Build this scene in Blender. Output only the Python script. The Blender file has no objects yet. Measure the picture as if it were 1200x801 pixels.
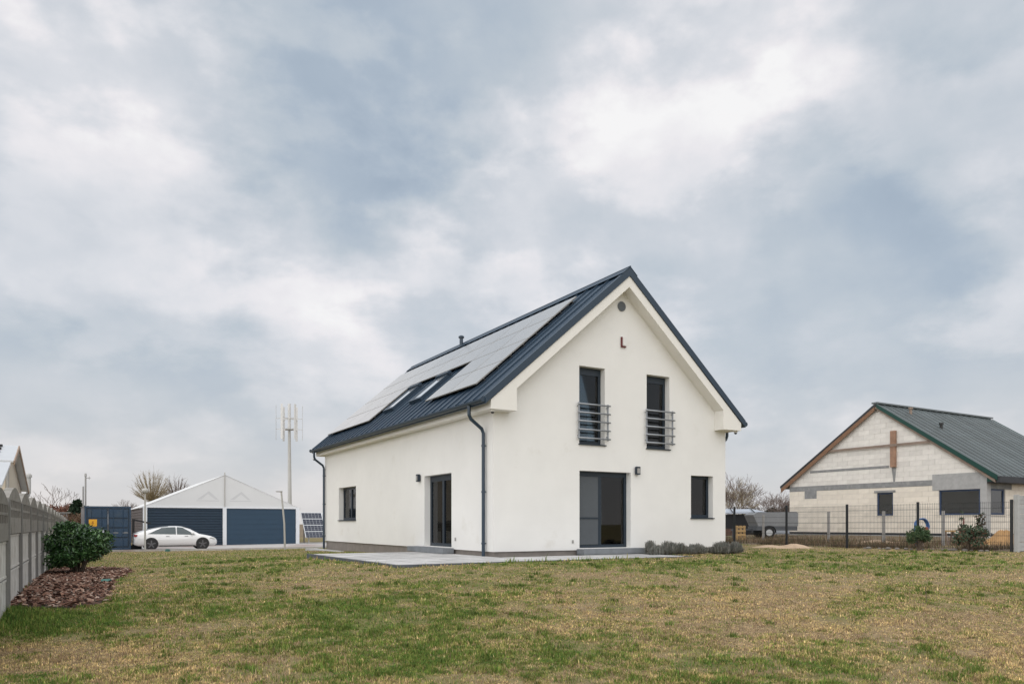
import bpy, bmesh, math, random
import numpy as np
from mathutils import Vector, Matrix
random.seed(7); np.random.seed(7)
S = bpy.context.scene
C = S.collection
R = math.radians
# ------------------------------------------------------------------ camera, sky, sun, exposure
CZ = 1.45                                   # eye height above the ground at the camera
F, CX, HY = 876.0, 600.0, 613.0             # focal length and horizon of the photograph in pixels
cam = bpy.data.cameras.new('camera'); cam.sensor_width = 36; cam.lens = F/1200*36
cam.shift_y = (HY-400.5)/1200; cam.clip_end = 3000; cam.clip_start = .05
co = bpy.data.objects.new('camera', cam); C.objects.link(co)
co.location = (0, 0, CZ); co.rotation_euler = (R(90), 0, 0); S.camera = co
S.view_settings.view_transform = 'Standard'; S.view_settings.look = 'None'
S.view_settings.gamma = 1; S.view_settings.use_curve_mapping = False
S.view_settings.exposure = 0.85
S.render.resolution_x = 1024; S.render.resolution_y = 683
SUN_AZ, SUN_EL = R(199), R(50)              # compass azimuth of the hidden sun: behind the camera, a little left
sd = bpy.data.lights.new('sun', 'SUN'); sd.energy = 1.5; sd.angle = R(130); sd.color = (1, .97, .93)
so = bpy.data.objects.new('sun', sd); C.objects.link(so)
sv = Vector((math.sin(SUN_AZ)*math.cos(SUN_EL), math.cos(SUN_AZ)*math.cos(SUN_EL), math.sin(SUN_EL)))
so.rotation_euler = sv.to_track_quat('Z', 'Y').to_euler(); so.location = (0, -20, 40)

def srgb(r, g, b):
    f = lambda c: (c/255/12.92) if c/255 <= .04045 else ((c/255+.055)/1.055)**2.4
    return (f(r), f(g), f(b))
def pdir(px, py): return Vector(((px-CX)/F, 1, (HY-py)/F)).normalized()

def make_world():
    w = bpy.data.worlds.new('World'); S.world = w; w.use_nodes = True
    nt = w.node_tree; N = nt.nodes; L = nt.links; N.clear()
    def nd(t, **k):
        n = N.new(t)
        for a, v in k.items(): setattr(n, a, v)
        return n
    def put(sock, v):
        if hasattr(v, 'links'): L.new(v, sock)
        else: sock.default_value = v
    def mth(op, a, b=0.0, c=None, clamp=False):
        n = nd('ShaderNodeMath', operation=op, use_clamp=clamp); put(n.inputs[0], a); put(n.inputs[1], b)
        if c is not None: put(n.inputs[2], c)
        return n.outputs[0]
    def vm(op, a, b=None):
        n = nd('ShaderNodeVectorMath', operation=op); put(n.inputs[0], a)
        if b is not None:
            if op == 'SCALE': put(n.inputs['Scale'], b)
            else: put(n.inputs[1], b)
        return n.outputs['Value'] if op == 'DOT_PRODUCT' else n.outputs['Vector']
    sky = nd('ShaderNodeTexSky', sky_type='NISHITA'); sky.sun_disc = False
    sky.sun_elevation = SUN_EL; sky.sun_rotation = SUN_AZ; sky.air_density = 1; sky.dust_density = 3
    d = nd('ShaderNodeTexCoord').outputs['Generated']
    sep = nd('ShaderNodeSeparateXYZ'); L.new(d, sep.inputs[0]); X, Y, Z = sep.outputs
    Zc = mth('MAXIMUM', Z, 0.0)
    inv = mth('DIVIDE', 1.0, mth('ADD', Zc, .22))
    cp = nd('ShaderNodeCombineXYZ'); L.new(mth('MULTIPLY', X, inv), cp.inputs[0]); L.new(mth('MULTIPLY', Y, inv), cp.inputs[1])
    P = cp.outputs[0]
    def noise(v, sc, det, rough, dist=0.0, off=(0, 0, 0)):
        n = nd('ShaderNodeTexNoise'); put(n.inputs['Vector'], vm('ADD', v, off)); n.inputs['Scale'].default_value = sc
        n.inputs['Detail'].default_value = det; n.inputs['Roughness'].default_value = rough; n.inputs['Distortion'].default_value = dist
        return n
    wn = noise(P, 1.6, 5, .55).outputs['Color']
    wn2 = noise(d, 6.0, 7, .6).outputs['Color']
    dw = vm('ADD', d, vm('SCALE', vm('SUBTRACT', wn, (.5, .5, .5)), .34))
    dw = vm('NORMALIZE', vm('ADD', dw, vm('SCALE', vm('SUBTRACT', wn2, (.5, .5, .5)), .22)))
    n1 = noise(P, 1.15, 7, .5, .1, (3.1, 1.7, 0)).outputs[0]
    n2 = noise(d, 3.2, 7, .52, .1, (.4, 2.2, 5)).outputs[0]
    val = mth('ADD', .685, mth('ADD', mth('MULTIPLY', mth('SUBTRACT', n1, .5), .45), mth('MULTIPLY', mth('SUBTRACT', n2, .5), 1.0)))
    # crisp cumulus edges: billows whose sunny rims are brighter than their bellies
    n3 = noise(vm('MULTIPLY', d, (1.0, 1.0, 1.9)), 3.9, 8, .52, .12, (7.7, .3, 2.9)).outputs[0]
    sm = nd('ShaderNodeMapRange', interpolation_type='SMOOTHSTEP'); L.new(n3, sm.inputs[0]); sm.inputs[1].default_value = .45; sm.inputs[2].default_value = .58
    n4 = noise(vm('MULTIPLY', d, (1.0, 1.0, 1.6)), 8.5, 8, .54, .15, (1.7, 4.3, .9)).outputs[0]
    sm4 = nd('ShaderNodeMapRange', interpolation_type='SMOOTHSTEP'); L.new(n4, sm4.inputs[0]); sm4.inputs[1].default_value = .42; sm4.inputs[2].default_value = .62
    val = mth('ADD', val, mth('MULTIPLY', mth('SUBTRACT', sm.outputs[0], .5), .25))
    val = mth('ADD', val, mth('MULTIPLY', mth('SUBTRACT', sm4.outputs[0], .5), .07))
    # cloud masses of this sky: (pixel of the photograph, angular radius, lighter or darker)
    for px, py, rad, amp in [(470, 60, 20, -.24), (300, -10, 14, -.22), (670, 110, 11, -.36), (420, 230, 12, -.14), (60, 70, 11, .16),
                             (160, 120, 8, .20), (900, 80, 14, .40), (1120, 190, 11, -.26), (930, 260, 14, -.18), (1040, 330, 10, -.14),
                             (650, 205, 9, .52), (570, 225, 6, .32), (370, 320, 6, .34), (235, 330, 5, .28), (1190, 345, 4, .45), (1190, 225, 5, .40), (820, 160, 7, .22),
                             (60, 400, 12, .02), (280, 465, 9, -.26), (60, 490, 8, -.20), (1060, 400, 9, .20), (900, 500, 8, -.24), (1170, 470, 8, -.16), (480, 400, 8, .06),
                             (240, 540, 7, .12), (90, 560, 6, .10)]:
        dt = vm('DOT_PRODUCT', dw, tuple(pdir(px, py))); cr = math.cos(R(rad*1.35))
        m = mth('MULTIPLY_ADD', dt, 1/(1-cr), -cr/(1-cr), clamp=True)
        val = mth('ADD', val, mth('MULTIPLY', mth('MULTIPLY', m, m), amp*.78))
    ramp = nd('ShaderNodeValToRGB'); L.new(val, ramp.inputs[0]); cr = ramp.color_ramp
    cr.elements[0].position = .0; cr.elements[0].color = (*srgb(158, 173, 190), 1)
    cr.elements[1].position = 1.0; cr.elements[1].color = (*srgb(250, 249, 249), 1)
    for p, c in ((.25, (175, 188, 202)), (.45, (193, 202, 211)), (.62, (208, 213, 220)), (.76, (223, 225, 230)), (.88, (238, 236, 239))):
        e = cr.elements.new(p); e.color = (*srgb(*c), 1)
    # the air near the horizon is paler and a little warm
    hz = mth('SUBTRACT', 1.0, mth('MULTIPLY', Zc, 3.6), clamp=True); hz = mth('MULTIPLY', mth('MULTIPLY', hz, hz), .75)
    mx = nd('ShaderNodeMix', data_type='RGBA'); L.new(hz, mx.inputs[0]); L.new(ramp.outputs[0], mx.inputs[6]); mx.inputs[7].default_value = (*srgb(228, 222, 218), 1)
    b1 = nd('ShaderNodeBackground'); L.new(sky.outputs[0], b1.inputs[0]); b1.inputs[1].default_value = .06
    b2 = nd('ShaderNodeBackground'); L.new(mx.outputs[2], b2.inputs[0]); b2.inputs[1].default_value = .565
    ms = nd('ShaderNodeMixShader'); ms.inputs[0].default_value = .93
    L.new(b1.outputs[0], ms.inputs[1]); L.new(b2.outputs[0], ms.inputs[2])
    L.new(ms.outputs[0], nd('ShaderNodeOutputWorld').inputs[0])
make_world()

# ------------------------------------------------------------------ helpers
G2 = np.array([1486., 876.]); G2 /= np.hypot(*G2); U2 = np.array([-G2[1], G2[0]])   # the two building directions
ANG = math.atan2(G2[1], G2[0])
def at(px, py, D): return Vector(((px-CX)/F*D, D, (HY-py)/F*D+CZ))      # point seen at a pixel, D metres deep
def xat(px, D): return (px-CX)/F*D

class MB:
    def __init__(s): s.v = []; s.f = []
    def add(s, vs, fs):
        o = len(s.v); s.v += [tuple(p) for p in vs]; s.f += [tuple(i+o for i in f) for f in fs]; return s
    def box(s, a, b):
        x0, y0, z0 = a; x1, y1, z1 = b
        return s.add([(x0,y0,z0),(x1,y0,z0),(x1,y1,z0),(x0,y1,z0),(x0,y0,z1),(x1,y0,z1),(x1,y1,z1),(x0,y1,z1)],
                     [(0,3,2,1),(4,5,6,7),(0,1,5,4),(1,2,6,5),(2,3,7,6),(3,0,4,7)])
    def bevbox(s, a, b, c):
        bm = bmesh.new(); bmesh.ops.create_cube(bm, size=1)
        for v in bm.verts:
            v.co = Vector([(a[i]+b[i])/2+v.co[i]*(b[i]-a[i]) for i in range(3)])
        bmesh.ops.bevel(bm, geom=list(bm.edges), offset=c, segments=2, affect='EDGES')
        bm.verts.index_update(); s.add([v.co[:] for v in bm.verts], [[v.index for v in f.verts] for f in bm.faces]); bm.free(); return s
    def beam(s, p, q, w, h, up=(0, 0, 1)):
        p = Vector(p); q = Vector(q); d = (q-p).normalized(); x = d.cross(Vector(up)).normalized(); y = x.cross(d)
        o = [(-w/2, -h/2), (w/2, -h/2), (w/2, h/2), (-w/2, h/2)]
        vs = [p+x*a+y*b for a, b in o]+[q+x*a+y*b for a, b in o]
        return s.add(vs, [(0,1,2,3),(7,6,5,4),(0,4,5,1),(1,5,6,2),(2,6,7,3),(3,7,4,0)])
    def tube(s, pts, r, n=8, r1=None, cap=True):
        pts = [Vector(p) for p in pts]; k = len(pts); vs = []
        x = None
        for i, p in enumerate(pts):
            d = (pts[min(i+1, k-1)]-pts[max(i-1, 0)]).normalized()
            if x is None: x = d.orthogonal().normalized()
            else: x = (x-d*x.dot(d)); x = x.normalized() if x.length > 1e-6 else d.orthogonal().normalized()
            y = d.cross(x); rr = r if r1 is None else r+(r1-r)*i/(k-1)
            for j in range(n):
                a = 2*math.pi*j/n; vs.append(p+x*math.cos(a)*rr+y*math.sin(a)*rr)
        fs = [(i*n+j, i*n+(j+1) % n, (i+1)*n+(j+1) % n, (i+1)*n+j) for i in range(k-1) for j in range(n)]
        if cap: fs += [tuple(reversed(range(n))), tuple(range((k-1)*n, k*n))]
        return s.add(vs, fs)
    def prism(s, poly, off):
        off = Vector(off); n = len(poly); a = [Vector(p) for p in poly]
        return s.add(a+[p+off for p in a], [tuple(range(n)), tuple(reversed(range(n, 2*n)))]+[(i, i+n, (i+1) % n+n, (i+1) % n) for i in range(n)])
    def lathe(s, prof, axis_o, ax, n=20):
        ax = Vector(ax).normalized(); x = ax.orthogonal().normalized(); y = ax.cross(x); o = Vector(axis_o); k = len(prof)
        vs = [o+ax*h+(x*math.cos(2*math.pi*j/n)+y*math.sin(2*math.pi*j/n))*r for r, h in prof for j in range(n)]
        fs = [(i*n+j, i*n+(j+1) % n, (i+1)*n+(j+1) % n, (i+1)*n+j) for i in range(k-1) for j in range(n)]
        fs += [tuple(reversed(range(n))), tuple(range((k-1)*n, k*n))]
        return s.add(vs, fs)
    def mesh(s, name, m=None, smooth=False):
        me = bpy.data.meshes.new(name); me.from_pydata(s.v, [], s.f)
        bm = bmesh.new(); bm.from_mesh(me); bmesh.ops.recalc_face_normals(bm, faces=bm.faces); bm.to_mesh(me); bm.free()
        if m: me.materials.append(m)
        if smooth: me.shade_smooth()
        return me
    def build(s, name, m, parent=None, smooth=False, loc=None, rz=None):
        return link(name, s.mesh(name, m, smooth), parent, loc, rz)
def link(name, me, parent=None, loc=None, rz=None):
    o = bpy.data.objects.new(name, me); C.objects.link(o); o.parent = parent
    if loc is not None: o.location = loc
    if rz is not None: o.rotation_euler[2] = rz
    return o
def tag(o, label=None, cat=None, group=None, kind=None):
    for k, v in (('label', label), ('category', cat), ('group', group), ('kind', kind)):
        if v: o[k] = v
    return o
def thing(name, label, cat, loc=(0, 0, 0), rz=0, group=None):
    return tag(link(name, None, None, loc, rz), label, cat, group)
def copy_tree(o, parent=None):
    c = o.copy(); C.objects.link(c); c.parent = parent
    for ch in [x for x in o.children]: copy_tree(ch, c)
    return c
def np_mesh(name, V, nper, faces_per, m, col=None, smooth=False):
    """many identical small pieces: V (n, nper, 3), faces_per = list of index tuples (all tri or quad)"""
    n = len(V); me = bpy.data.meshes.new(name)
    me.vertices.add(n*nper); me.vertices.foreach_set('co', np.ascontiguousarray(V, dtype=np.float32).ravel())
    sizes = [len(f) for f in faces_per]; flat = np.concatenate([np.array(f) for f in faces_per])
    idx = (np.arange(n)[:, None]*nper+flat[None, :]).ravel().astype(np.int32)
    starts1 = np.cumsum([0]+sizes[:-1]); st = (np.arange(n)[:, None]*sum(sizes)+starts1[None, :]).ravel().astype(np.int32)
    me.loops.add(len(idx)); me.loops.foreach_set('vertex_index', idx)
    me.polygons.add(n*len(sizes)); me.polygons.foreach_set('loop_start', st)
    me.update(calc_edges=True)
    if col is not None:
        a = me.color_attributes.new('Col', 'FLOAT_COLOR', 'POINT')
        c4 = np.ones((n, nper, 4), dtype=np.float32); c4[:, :, :3] = col if col.ndim == 3 else col[:, None, :]
        a.data.foreach_set('color', c4.ravel())
    me.materials.append(m)
    if smooth: me.shade_smooth()
    return me

# ------------------------------------------------------------------ materials
def mat(name, col, rough=.7, metal=0., var=.0, vs=3., bump=.0, bs=60., spec=.5, attr=False, stretch=None, var2=None, dirt=None, rnd=0., coat=0., trans=0.):
    m = bpy.data.materials.new(name); m.use_nodes = True; nt = m.node_tree; N = nt.nodes; L = nt.links
    b = N['Principled BSDF']; b.inputs['Roughness'].default_value = rough; b.inputs['Metallic'].default_value = metal
    b.inputs['Specular IOR Level'].default_value = spec; b.inputs['Coat Weight'].default_value = coat
    tc = N.new('ShaderNodeTexCoord'); src = tc.outputs['Object']
    if stretch:
        mp = N.new('ShaderNodeMapping'); mp.inputs['Scale'].default_value = stretch; L.new(src, mp.inputs[0]); src = mp.outputs[0]
    if attr:
        a = N.new('ShaderNodeAttribute'); a.attribute_name = 'Col'; cur = a.outputs['Color']
    else:
        rgb = N.new('ShaderNodeRGB'); rgb.outputs[0].default_value = (*col, 1); cur = rgb.outputs[0]
    def nz(sc, det=6, ro=.6):
        n = N.new('ShaderNodeTexNoise'); n.inputs['Scale'].default_value = sc; n.inputs['Detail'].default_value = det
        n.inputs['Roughness'].default_value = ro; L.new(src, n.inputs['Vector']); return n.outputs[0]
    def hsv(cur, fac_sock, amt):
        mr = N.new('ShaderNodeMapRange'); mr.inputs[1].default_value = .25; mr.inputs[2].default_value = .75
        mr.inputs[3].default_value = 1-amt; mr.inputs[4].default_value = 1+amt; L.new(fac_sock, mr.inputs[0])
        h = N.new('ShaderNodeHueSaturation'); L.new(mr.outputs[0], h.inputs['Value']); L.new(cur, h.inputs['Color']); return h.outputs[0]
    if var: cur = hsv(cur, nz(vs), var)
    if var2: cur = hsv(cur, nz(var2[0], 3), var2[1])
    if rnd:
        oi = N.new('ShaderNodeObjectInfo'); mr = N.new('ShaderNodeMapRange'); mr.inputs[3].default_value = 1-rnd; mr.inputs[4].default_value = 1+rnd
        L.new(oi.outputs['Random'], mr.inputs[0]); h = N.new('ShaderNodeHueSaturation'); L.new(mr.outputs[0], h.inputs['Value']); L.new(cur, h.inputs['Color']); cur = h.outputs[0]
    if dirt:      # stains of another colour: (colour, scale, low, high)
        mr = N.new('ShaderNodeMapRange'); L.new(nz(dirt[1], 8, .65), mr.inputs[0]); mr.inputs[1].default_value = dirt[2]; mr.inputs[2].default_value = dirt[3]
        mx = N.new('ShaderNodeMix'); mx.data_type = 'RGBA'; L.new(mr.outputs[0], mx.inputs[0]); L.new(cur, mx.inputs[6]); mx.inputs[7].default_value = (*dirt[0], 1); cur = mx.outputs[2]
    L.new(cur, b.inputs['Base Color'])
    if bump:
        bn = N.new('ShaderNodeBump'); bn.inputs['Strength'].default_value = bump; bn.inputs['Distance'].default_value = .02
        L.new(nz(bs, 8, .7), bn.inputs['Height']); L.new(bn.outputs[0], b.inputs['Normal'])
    if trans:
        tr = N.new('ShaderNodeBsdfTranslucent'); L.new(cur, tr.inputs[0]); ms = N.new('ShaderNodeMixShader'); ms.inputs[0].default_value = trans
        L.new(b.outputs[0], ms.inputs[1]); L.new(tr.outputs[0], ms.inputs[2]); L.new(ms.outputs[0], N['Material Output'].inputs[0])
    return m
def glass_mat(name, tint=(.56, .66, .72), rough=.015, ior=1.65):
    m = bpy.data.materials.new(name); m.use_nodes = True; nt = m.node_tree; N = nt.nodes; L = nt.links; N.clear()
    fr = N.new('ShaderNodeFresnel'); fr.inputs[0].default_value = ior
    t = N.new('ShaderNodeBsdfTransparent'); t.inputs[0].default_value = (*tint, 1)
    g = N.new('ShaderNodeBsdfGlossy'); g.inputs['Roughness'].default_value = rough
    ms = N.new('ShaderNodeMixShader'); o = N.new('ShaderNodeOutputMaterial')
    L.new(fr.outputs[0], ms.inputs[0]); L.new(t.outputs[0], ms.inputs[1]); L.new(g.outputs[0], ms.inputs[2]); L.new(ms.outputs[0], o.inputs[0]); return m
M = {}
M['stucco'] = mat('stucco', (.80, .79, .765), .9, var=.03, vs=1.2, bump=.12, bs=220, spec=.2, var2=(.35, .035), dirt=((.62, .59, .53), .9, .60, .95))
M['soffit'] = mat('soffit', (.80, .78, .735), .85, var=.02, vs=1.5, bump=.05, bs=160, spec=.2)
M['plinth'] = mat('plinth', (.24, .215, .195), .9, var=.15, vs=4, bump=.4, bs=150, spec=.2)
M['anthracite'] = mat('anthracite', (.017, .028, .042), .40, var=.06, vs=5)
M['roofmetal'] = mat('roof_metal', (.017, .040, .070), .34, .0, var=.08, vs=2, spec=.6, rnd=.06)
M['rooftrim'] = mat('roof_trim', (.016, .036, .061), .38, var=.06, vs=2, spec=.6)
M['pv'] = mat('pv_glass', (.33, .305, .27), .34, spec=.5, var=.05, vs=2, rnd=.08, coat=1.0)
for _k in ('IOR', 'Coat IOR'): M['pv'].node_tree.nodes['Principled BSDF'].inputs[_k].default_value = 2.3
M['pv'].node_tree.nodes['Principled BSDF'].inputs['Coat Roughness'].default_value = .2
M['skyglass'] = mat('skylight_glass', (.60, .63, .66), .1, spec=.8, coat=1)
for _k in ('IOR', 'Coat IOR'): M['skyglass'].node_tree.nodes['Principled BSDF'].inputs[_k].default_value = 2.4
M['pvframe'] = mat('pv_frame', (.30, .29, .275), .5, .2)
M['glass'] = glass_mat('window_glass')
M['glassdark'] = glass_mat('window_glass_dark', (.45, .50, .50), ior=2.5)
M['screen'] = mat('insect_screen', (.085, .095, .105), .8, var=.05, vs=8)
M['curtain'] = mat('curtain', (.62, .62, .60), .9, var=.1, vs=6)
M['interior'] = mat('interior', (.30, .28, .25), .9, var=.1, vs=2)
M['wood_int'] = mat('interior_wood', (.20, .12, .07), .6, var=.2, vs=6)
M['steel'] = mat('steel', (.34, .36, .39), .38, .6)
M['paving'] = mat('paving', (.47, .465, .46), .85, var=.16, vs=5, bump=.35, bs=70, rnd=.16, spec=.25, dirt=((.27, .255, .23), 2.5, .55, .8))
M['kerbdark'] = mat('kerb_dark', (.095, .105, .12), .85, var=.2, vs=5, bump=.3, bs=70)
M['kerbstone'] = mat('kerbstone', (.20, .215, .23), .85, var=.15, vs=5, bump=.3, bs=70)
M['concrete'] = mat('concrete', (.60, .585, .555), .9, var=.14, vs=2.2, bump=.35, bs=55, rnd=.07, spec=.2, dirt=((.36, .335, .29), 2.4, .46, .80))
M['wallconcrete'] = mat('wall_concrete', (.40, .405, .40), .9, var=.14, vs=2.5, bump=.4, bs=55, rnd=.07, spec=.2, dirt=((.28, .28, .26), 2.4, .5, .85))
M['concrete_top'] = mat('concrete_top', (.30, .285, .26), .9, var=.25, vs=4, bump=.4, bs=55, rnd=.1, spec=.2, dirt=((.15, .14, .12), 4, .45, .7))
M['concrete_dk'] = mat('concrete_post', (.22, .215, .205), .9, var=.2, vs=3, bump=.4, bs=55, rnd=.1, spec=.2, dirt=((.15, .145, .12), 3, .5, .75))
M['ground'] = mat('ground', (.2, .16, .09), .95, attr=True, var=.30, vs=9, bump=.8, bs=30, spec=.1, var2=(45, .3))
M['grass'] = mat('grass', (.1, .1, .05), .75, attr=True, spec=.15, trans=.25)
M['leaf'] = mat('laurel_leaf', (.03, .06, .02), .32, attr=True, spec=.5)
M['leafmatt'] = mat('matt_leaf', (.03, .06, .02), .7, attr=True, spec=.2, trans=.2)
M['bark'] = mat('bark', (.13, .10, .075), .95, var=.3, vs=8, bump=.6, bs=30)
M['twig'] = mat('twig', (.30, .25, .17), .95, var=.2, vs=2)
M['twig2'] = mat('twig_brown', (.15, .115, .10), .95, var=.2, vs=2)
M['mulch'] = mat('bark_chips', (.2, .1, .07), .85, attr=True, spec=.2, bump=.3, bs=120)
M['soil'] = mat('soil', (.075, .05, .037), .95, var=.4, vs=9, bump=.8, bs=40)
M['sand'] = mat('sand', (.46, .34, .235), .95, var=.2, vs=4, bump=.6, bs=40)
M['orangesand'] = mat('orange_sand', (.42, .25, .11), .95, var=.2, vs=4, bump=.5, bs=40)
M['road'] = mat('driveway', (.46, .445, .43), .9, var=.10, vs=1.2, bump=.3, bs=40, dirt=((.30, .225, .20), .25, .50, .66))
M['navy'] = mat('navy_steel', (.020, .052, .092), .45, var=.07, vs=1.5)
M['navydark'] = mat('navy_ribs', (.016, .036, .062), .5, var=.07, vs=1.5)
M['container'] = mat('container_paint', (.020, .052, .098), .5, var=.12, vs=1.5, bump=.05, bs=10, dirt=((.05, .07, .09), 2, .5, .8))
M['tent'] = mat('tent_fabric', (.66, .665, .665), .7, var=.03, vs=.7)
M['whitepaint'] = mat('white_paint', (.74, .76, .79), .5, var=.04, vs=2)
M['brownribs'] = mat('side_cladding', (.135, .115, .115), .7, var=.12, vs=2)
M['carpaint'] = mat('car_paint', (.78, .78, .78), .18, spec=.6, coat=1., var=.01, vs=1)
M['carglass'] = mat('car_glass', (.035, .055, .06), .06, spec=.8)
M['rubber'] = mat('rubber', (.02, .02, .021), .8)
M['rim'] = mat('rim', (.13, .13, .14), .35, .6)
M['carblack'] = mat('car_black', (.015, .015, .016), .5)
M['redlamp'] = mat('red_lamp', (.30, .02, .02), .2)
M['yellow'] = mat('yellow_sign', (.85, .42, .02), .5, var=.05, vs=4)
M['black'] = mat('black_print', (.02, .02, .02), .6)
M['greypole'] = mat('grey_pole', (.36, .35, .335), .5, .2, var=.08, vs=3)
M['palepole'] = mat('pale_pole', (.43, .42, .39), .5, var=.08, vs=1)
M['blade'] = mat('turbine_blade', (.62, .61, .59), .6)
M['block'] = mat('aerated_block', (.78, .75, .70), .95, var=.07, vs=4, bump=.5, bs=50, rnd=.075, spec=.15, dirt=((.60, .57, .52), 1.3, .52, .85))
M['blockcream'] = mat('aerated_block_cream', (.83, .765, .665), .95, var=.06, vs=4, bump=.5, bs=50, rnd=.06, spec=.15, dirt=((.72, .66, .58), 1.3, .5, .85))
M['mortar'] = mat('mortar', (.58, .55, .51), .95, var=.1, vs=6, bump=.4, bs=50)
M['ringbeam'] = mat('ring_beam', (.27, .275, .275), .95, var=.22, vs=3.5, bump=.5, bs=30, dirt=((.42, .41, .39), 3, .52, .75))
M['membrane'] = mat('damp_membrane', (.035, .037, .042), .7, var=.3, vs=3)
M['timber'] = mat('timber', (.24, .135, .08), .85, var=.25, vs=3, bump=.4, bs=30, stretch=(1, 1, 6), rnd=.15)
M['timber_old'] = mat('weathered_timber', (.26, .20, .16), .85, var=.25, vs=4, bump=.4, bs=30)
M['timber_red'] = mat('reddish_board', (.33, .20, .135), .9, var=.3, vs=5, bump=.4, bs=30)
M['palewood'] = mat('pale_wood', (.50, .33, .15), .85, var=.2, vs=5, bump=.3, bs=30, rnd=.12)
M['green'] = mat('green_trim', (.006, .052, .040), .45, var=.08, vs=3)
M['nroof'] = mat('neighbour_roof', (.13, .152, .157), .34, spec=.6, var=.12, vs=2, rnd=.14, dirt=((.10, .11, .105), 1.5, .5, .8))
M['blueframe'] = mat('window_frame_blue', (.035, .06, .12), .45)
M['mesh'] = mat('fence_wire', (.018, .021, .024), .5)
M['tarp'] = mat('grey_tarp', (.25, .26, .27), .7, var=.12, vs=3, bump=.5, bs=4)
M['tarplight'] = mat('pale_sheet', (.50, .55, .62), .45, var=.15, vs=1.2)
M['blackplastic'] = mat('black_plastic', (.018, .020, .025), .4, var=.2, vs=2)
M['trailer'] = mat('trailer_steel', (.11, .12, .135), .6, .2, var=.1, vs=3)
M['hose'] = mat('blue_hose', (.075, .18, .42), .45)
M['beige'] = mat('beige_render', (.62, .545, .44), .9, var=.05, vs=1, bump=.1, bs=60)
M['zinc'] = mat('zinc_roof', (.58, .60, .62), .4, .3, var=.05, vs=1)
M['zincedge'] = mat('brown_trim', (.34, .24, .17), .6)
M['brick'] = mat('red_brick', (.30, .12, .085), .9, var=.15, vs=3)
M['greyshed'] = mat('grey_shed', (.36, .35, .36), .8, var=.1, vs=2)
M['teal'] = mat('teal_plastic', (.055, .17, .145), .6)
M['red'] = mat('red_plastic', (.13, .015, .018), .5)
M['white'] = mat('white_plastic', (.75, .74, .72), .5)
M['stone'] = mat('stone', (.20, .185, .165), .9, var=.2, vs=6, bump=.5, bs=25, rnd=.2)
M['lampglass'] = mat('lamp_glass', (.55, .55, .53), .3)
M['cell'] = mat('solar_cell', (.012, .018, .040), .2, spec=.5)
M['alu'] = mat('aluminium', (.60, .62, .64), .4, .4)

# ------------------------------------------------------------------ terrain
TP = np.array([(0,0,-1.45),(0,6,-1.39),(-4,8,-1.27),(-6.7,9.8,-1.13),(-10.7,17,-1.19),(-14.6,24,-1.28),(-2.4,16.2,-.955),(-5.6,22,-1.02),(-8.2,33,-1.18),
   (4,17.6,-.925),(7.5,22,-.93),(12.1,27,-.89),(14.6,22.7,-.86),(9.6,31.3,-.86),(5,10,-1.22),(11,14,-1.06),(-20,40,-1.55),(-23,46.5,-1.62),(-14,48,-1.6),
   (-9,51,-1.52),(-25,53,-1.6),(-16,58,-1.55),(20.3,32,-.62),(15,41,-.62),(30,45,-.62),(10,40,-.88),(4,34,-1.0),(-3,42,-1.2),(20,6,-1.35),(-20,6,-1.25),(0,-15,-1.5),
   (-30,20,-1.3),(-35,40,-1.5),(30,20,-.9),(0,75,-1.4),(-45,75,-1.6),(45,75,-1.0),(0,24,-.97),(4,30,-.98)])
def _tps(r2): return np.where(r2 > 1e-9, .5*r2*np.log(np.maximum(r2, 1e-9)), 0)
_n = len(TP); _K = _tps(((TP[:, None, :2]-TP[None, :, :2])**2).sum(2))+np.eye(_n)*2.0
_Q = np.c_[np.ones(_n), TP[:, :2]]; _A = np.block([[_K, _Q], [_Q.T, np.zeros((3, 3))]])
_W = np.linalg.solve(_A, np.r_[TP[:, 2], 0, 0, 0])
def hashn(ix, iy, s):
    h = (ix*374761393+iy*668265263+s*974634777) & 0xffffffff; h = ((h ^ (h >> 13))*1274126177) & 0xffffffff
    return ((h ^ (h >> 16)) & 0xffff)/65535.0
def vnoise(x, y, s=0):
    ix = np.floor(x).astype(np.int64); iy = np.floor(y).astype(np.int64); fx = x-ix; fy = y-iy
    fx = fx*fx*(3-2*fx); fy = fy*fy*(3-2*fy)
    a = hashn(ix, iy, s); b = hashn(ix+1, iy, s); c = hashn(ix, iy+1, s); d = hashn(ix+1, iy+1, s)
    return (a*(1-fx)+b*fx)*(1-fy)+(c*(1-fx)+d*fx)*fy
def fbm(x, y, s=0, o=4):
    t = 0; a = .5; n = 0
    for i in range(o): t = t+a*vnoise(x*2**i+i*17.3, y*2**i+i*9.1, s+i); n += a; a *= .55
    return t/n
def gz(x, y):
    x = np.atleast_1d(np.asarray(x, float)); y = np.atleast_1d(np.asarray(y, float))
    r = np.hypot(x, y-15); k = np.clip((r-55)/40, 0, 1); sc = np.where(r > 70, 70/np.maximum(r, 1e-6), 1.)
    xx = x*sc; yy = 15+(y-15)*sc
    r2 = (xx[:, None]-TP[None, :, 0])**2+(yy[:, None]-TP[None, :, 1])**2
    z = _tps(r2)@_W[:_n]+_W[_n]+_W[_n+1]*xx+_W[_n+2]*yy
    z = np.clip(z, -1.7, -.55); z = z*(1-k)+(-1.4)*k
    z = z+(fbm(x*.9, y*.9, 3, 3)-.5)*.05*np.clip(1-r/60, 0, 1)
    return z+CZ
def g1(x, y): return float(gz(x, y)[0])
P0 = np.array([(578-CX)/F*20, 20.]); HZ = CZ-.89            # near corner of the white house; terrace level
W, LEN = 8.67, 15.4
def hl(x, y): q0 = x-P0[0]; q1 = y-P0[1]; return q0*G2[0]+q1*G2[1], q0*U2[0]+q1*U2[1]
def fence_x(y): return -.565*y-1.119
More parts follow.
